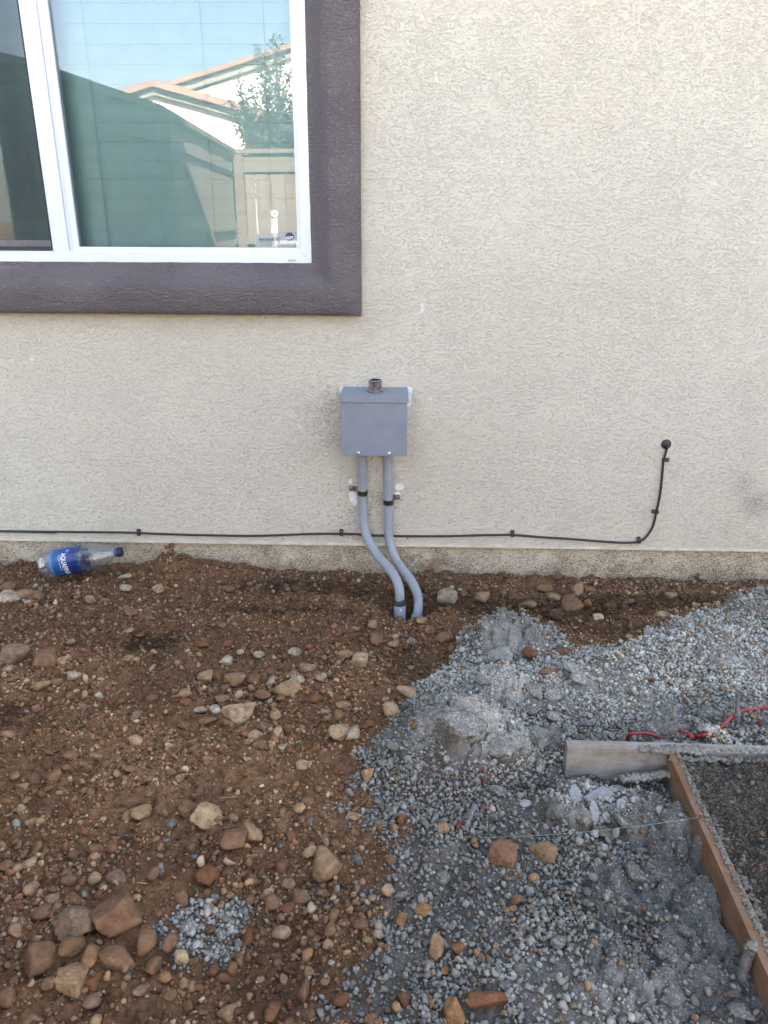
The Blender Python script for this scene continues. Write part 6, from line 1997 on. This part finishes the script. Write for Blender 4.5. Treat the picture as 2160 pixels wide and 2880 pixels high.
# neighbour's house: two gables with clay rake tiles
M_NWALL = simple('neighbour_stucco', (.74, .71, .64), .9, 0, .05, 3)
M_FASCIA = simple('neighbour_soffit', (.21, .20, .17), .8)
def tile_mat():
    t = NT('clay_tile'); p = t.pos(); r = t.n('ObjectInfo').outputs['Random']
    c = t.mix(r, (.185, .105, .075), (.25, .15, .112))
    t.pbr(t.mix(t.remap(t.noise(p, 14, 4), .35, .7), c, (.24, .14, .10)), .8); return t.mat
M_TILE = tile_mat()
nh = root_at('neighbour_house', (float(mirrored(*z1(800, 560), 15.0)[0]), float(mirrored(*z1(800, 560), 15.0)[1]), 0), "neighbour's white house with clay-tiled gables beyond the fence, reflected in the window", 'house')
tile0 = None
def gable(px, D, wall_px, soff, depth):
    """px: rake line points (tile lower edge); the wall stands under it"""
    global tile0
    P = [mirrored(*z1(*q), D) for q in px]
    yf = P[0][1]
    for q in P: q[1] = yf
    # overhanging roof slab along each slope
    m = MB()
    for a, b in zip(P[:-1], P[1:]):
        m.quadbox([(a[0], yf, a[2] - soff), (b[0], yf, b[2] - soff), (b[0], yf - depth, b[2] - soff), (a[0], yf - depth, a[2] - soff),
                   (a[0], yf, a[2]), (b[0], yf, b[2]), (b[0], yf - depth, b[2]), (a[0], yf - depth, a[2])])
    under(m.build('roof', M_FASCIA), nh)
    # wall set back under the overhang
    ys = yf - .10
    pts = [(a[0], ys, a[2] - soff * .9) for a in P]
    pts = [(pts[0][0] + .3, ys, 0.0)] + [(pts[0][0] + .3, ys, pts[0][2])] + pts[1:] + [(pts[-1][0], ys, 0.0)]
    under(MB().prism(pts, (0, -.3, 0)).build('wall', M_NWALL), nh)
    for a, b in zip(P[:-1], P[1:]):
        L = float(np.hypot(b[0] - a[0], b[2] - a[2])); n = max(2, int(L / .40)); ang = math.atan2(b[2] - a[2], b[0] - a[0])
        for k in range(n):
            f = (k + .5) / n
            if tile0 is None:
                mm = MB()
                arc = [(.135 * math.cos(t), .125 * math.sin(t)) for t in np.linspace(0, math.pi, 9)]
                ring0 = [(-.22, y, z) for y, z in arc]; ring1 = [(.22, y * .86, z * .86) for y, z in arc]
                b0 = 0; mm.v += ring0 + ring1
                for q in range(8): mm.f.append((q, q + 1, q + 10, q + 9)); mm.m.append(0)
                mm.f.append(tuple(range(9))); mm.m.append(0); mm.f.append(tuple(range(17, 8, -1))); mm.m.append(0)
                mm.f.append((0, 9, 17, 8)); mm.m.append(0)
                tile0 = mm.build('roof_tile', M_TILE, nh, smooth=True); o = tile0
            else:
                o = tile0.copy(); COL.objects.link(o); o.parent = nh
            sgn = 1 if b[2] > a[2] else -1
            o.location = (a[0] + (b[0] - a[0]) * f - nh.location.x, yf - .02 - nh.location.y, a[2] + (b[2] - a[2]) * f - nh.location.z - .01)
            o.rotation_euler = (0, -ang if sgn > 0 else -ang + math.pi, 0)
            if sgn < 0:
                o.rotation_euler = (0, -ang, math.pi) if False else (0, -(ang), 0)
                o.scale = (-1, 1, 1)
            o.scale = (o.scale[0] * (L / n / .40), 1, 1)
    return P
G1 = gable([(440, 446), (665, 372), (1120, 500), (1330, 560)], 15.0, None, .13, 6)
G2 = gable([(690, 388), (1260, 208), (1800, 40)], 19.0, None, .17, 6)
# twin flood light under the gable
fl = mirrored(*z1(682, 424), 15.5)
m = MB()
for s in (-.12, .12):
    m.lathe([(0, .03), (.10, .06), (.16, .075), (.161, .0001)], (fl[0] + s * .4, fl[1], fl[2]), (s, .1, -.08), 12)
m.box(fl[0] - .06, fl[0] + .06, fl[1] - .12, fl[1], fl[2] - .04, fl[2] + .06)
under(m.build('flood_light', simple('lamp_grey', (.22, .23, .22), .5), smooth=True), nh)

# purple-leaved tree between fence and house
M_TLEAF = NT('tree_leaf'); _oi = M_TLEAF.attr('tint')
_pp = M_TLEAF.pbr(_oi, .6, None); M_TLEAF = M_TLEAF.mat
M_BARK = simple('bark', (.09, .065, .05), .9)
tD = 11.2
tb = mirrored(*z1(1150, 640), tD)
tree = root_at('tree', (tb[0], tb[1], 0), 'dark-leaved bushy tree beyond the end fence, reflected in the window', 'tree')
rs = np.random.RandomState(8)
m = MB(); tips = []
for k in range(26):
    tp_px = ((1030, 330), (1110, 205), (1190, 150), (1120, 250), (1210, 240), (1260, 300), (1000, 440), (1040, 420), (1150, 400), (1230, 420), (1080, 560), (1130, 520), (1180, 600), (1250, 560), (1300, 480), (1320, 380), (1340, 280), (1060, 470), (1020, 500), (1180, 480), (1290, 620), (1120, 600), (1240, 500), (1330, 560), (1090, 380), (1170, 320))[k]
    e = mirrored(*z1(*tp_px), tD + rs.uniform(-.5, .5))
    s = np.array([tb[0] + rs.uniform(-.08, .25), tb[1] + rs.uniform(-.1, .1), 1.2 + rs.uniform(0, .5)])
    mid = .5 * (s + e) + rs.normal(0, .08, 3)
    m.tube(catmull([s, mid, e], 4), [.022 * (1 - .8 * q / 8) for q in range(9)], 6)
    tips.append((s, mid, e))
m.tube([(tb[0] + .1, tb[1], 0), (tb[0] + .12, tb[1], .8), (tb[0] + .1, tb[1], 1.6)], [.09, .07, .05], 10)
under(m.build('trunk', M_BARK, smooth=True), tree)
V, F, C = [], [], []
o_ = 0
for s, mid, e in tips:
    for q in range(430):
        f = rs.rand() ** .7
        c = (s * (1 - f) ** 2 + 2 * mid * f * (1 - f) + e * f * f) if f < .98 else e
        c = c + rs.normal(0, .11 * (1.15 - .8 * f), 3)
        if c[2] < 1.3: continue
        a = rs.normal(size=3); a /= np.linalg.norm(a); b = np.cross(a, rs.normal(size=3)); b /= np.linalg.norm(b)
        l, w = rs.uniform(.04, .075), rs.uniform(.018, .03)
        V += [c - a * l * .5, c + b * w * .5, c + a * l * .5, c - b * w * .5]
        F += [(o_, o_ + 1, o_ + 2), (o_, o_ + 2, o_ + 3)]
        col = np.array([.030, .042, .028]) if rs.rand() < .55 else np.array([.055, .032, .034])
        C += [col * rs.uniform(.7, 1.5)] * 4; o_ += 4
cr3 = fast_mesh('crown', np.array(V), np.array(F), M_TLEAF, {'tint': np.array(C)}, False)
under(cr3, tree)

# street lamp far off
lD = 26.0
a_, b_ = mirrored(*z1(405, 389), lD), mirrored(*z1(510, 412), lD)
for q in (a_, b_): q[1] = a_[1]
sl2 = root_at('street_lamp', (b_[0] + .9, a_[1], 0), 'street lamp with a long curved arm beyond the fence, reflected in the window', 'street lamp')
m = MB().tube(catmull([(b_[0] + .9, a_[1], 0), (b_[0] + .9, a_[1], b_[2] - .9), (b_[0] + .6, a_[1], b_[2] - .1), (b_[0], a_[1], b_[2] + .03), (a_[0] + .35, a_[1], a_[2] + .03)], 5), .05, 8)
under(m.build('pole', simple('galvanised_pole', (.45, .46, .46), .5), smooth=True), sl2)
m = MB().tube([(a_[0] - .12, a_[1], a_[2]), (a_[0], a_[1], a_[2]), (a_[0] + .40, a_[1], a_[2] + .02)], [.04, .11, .05], 10)
under(m.build('lamp_head', M_PVCW, smooth=True), sl2)
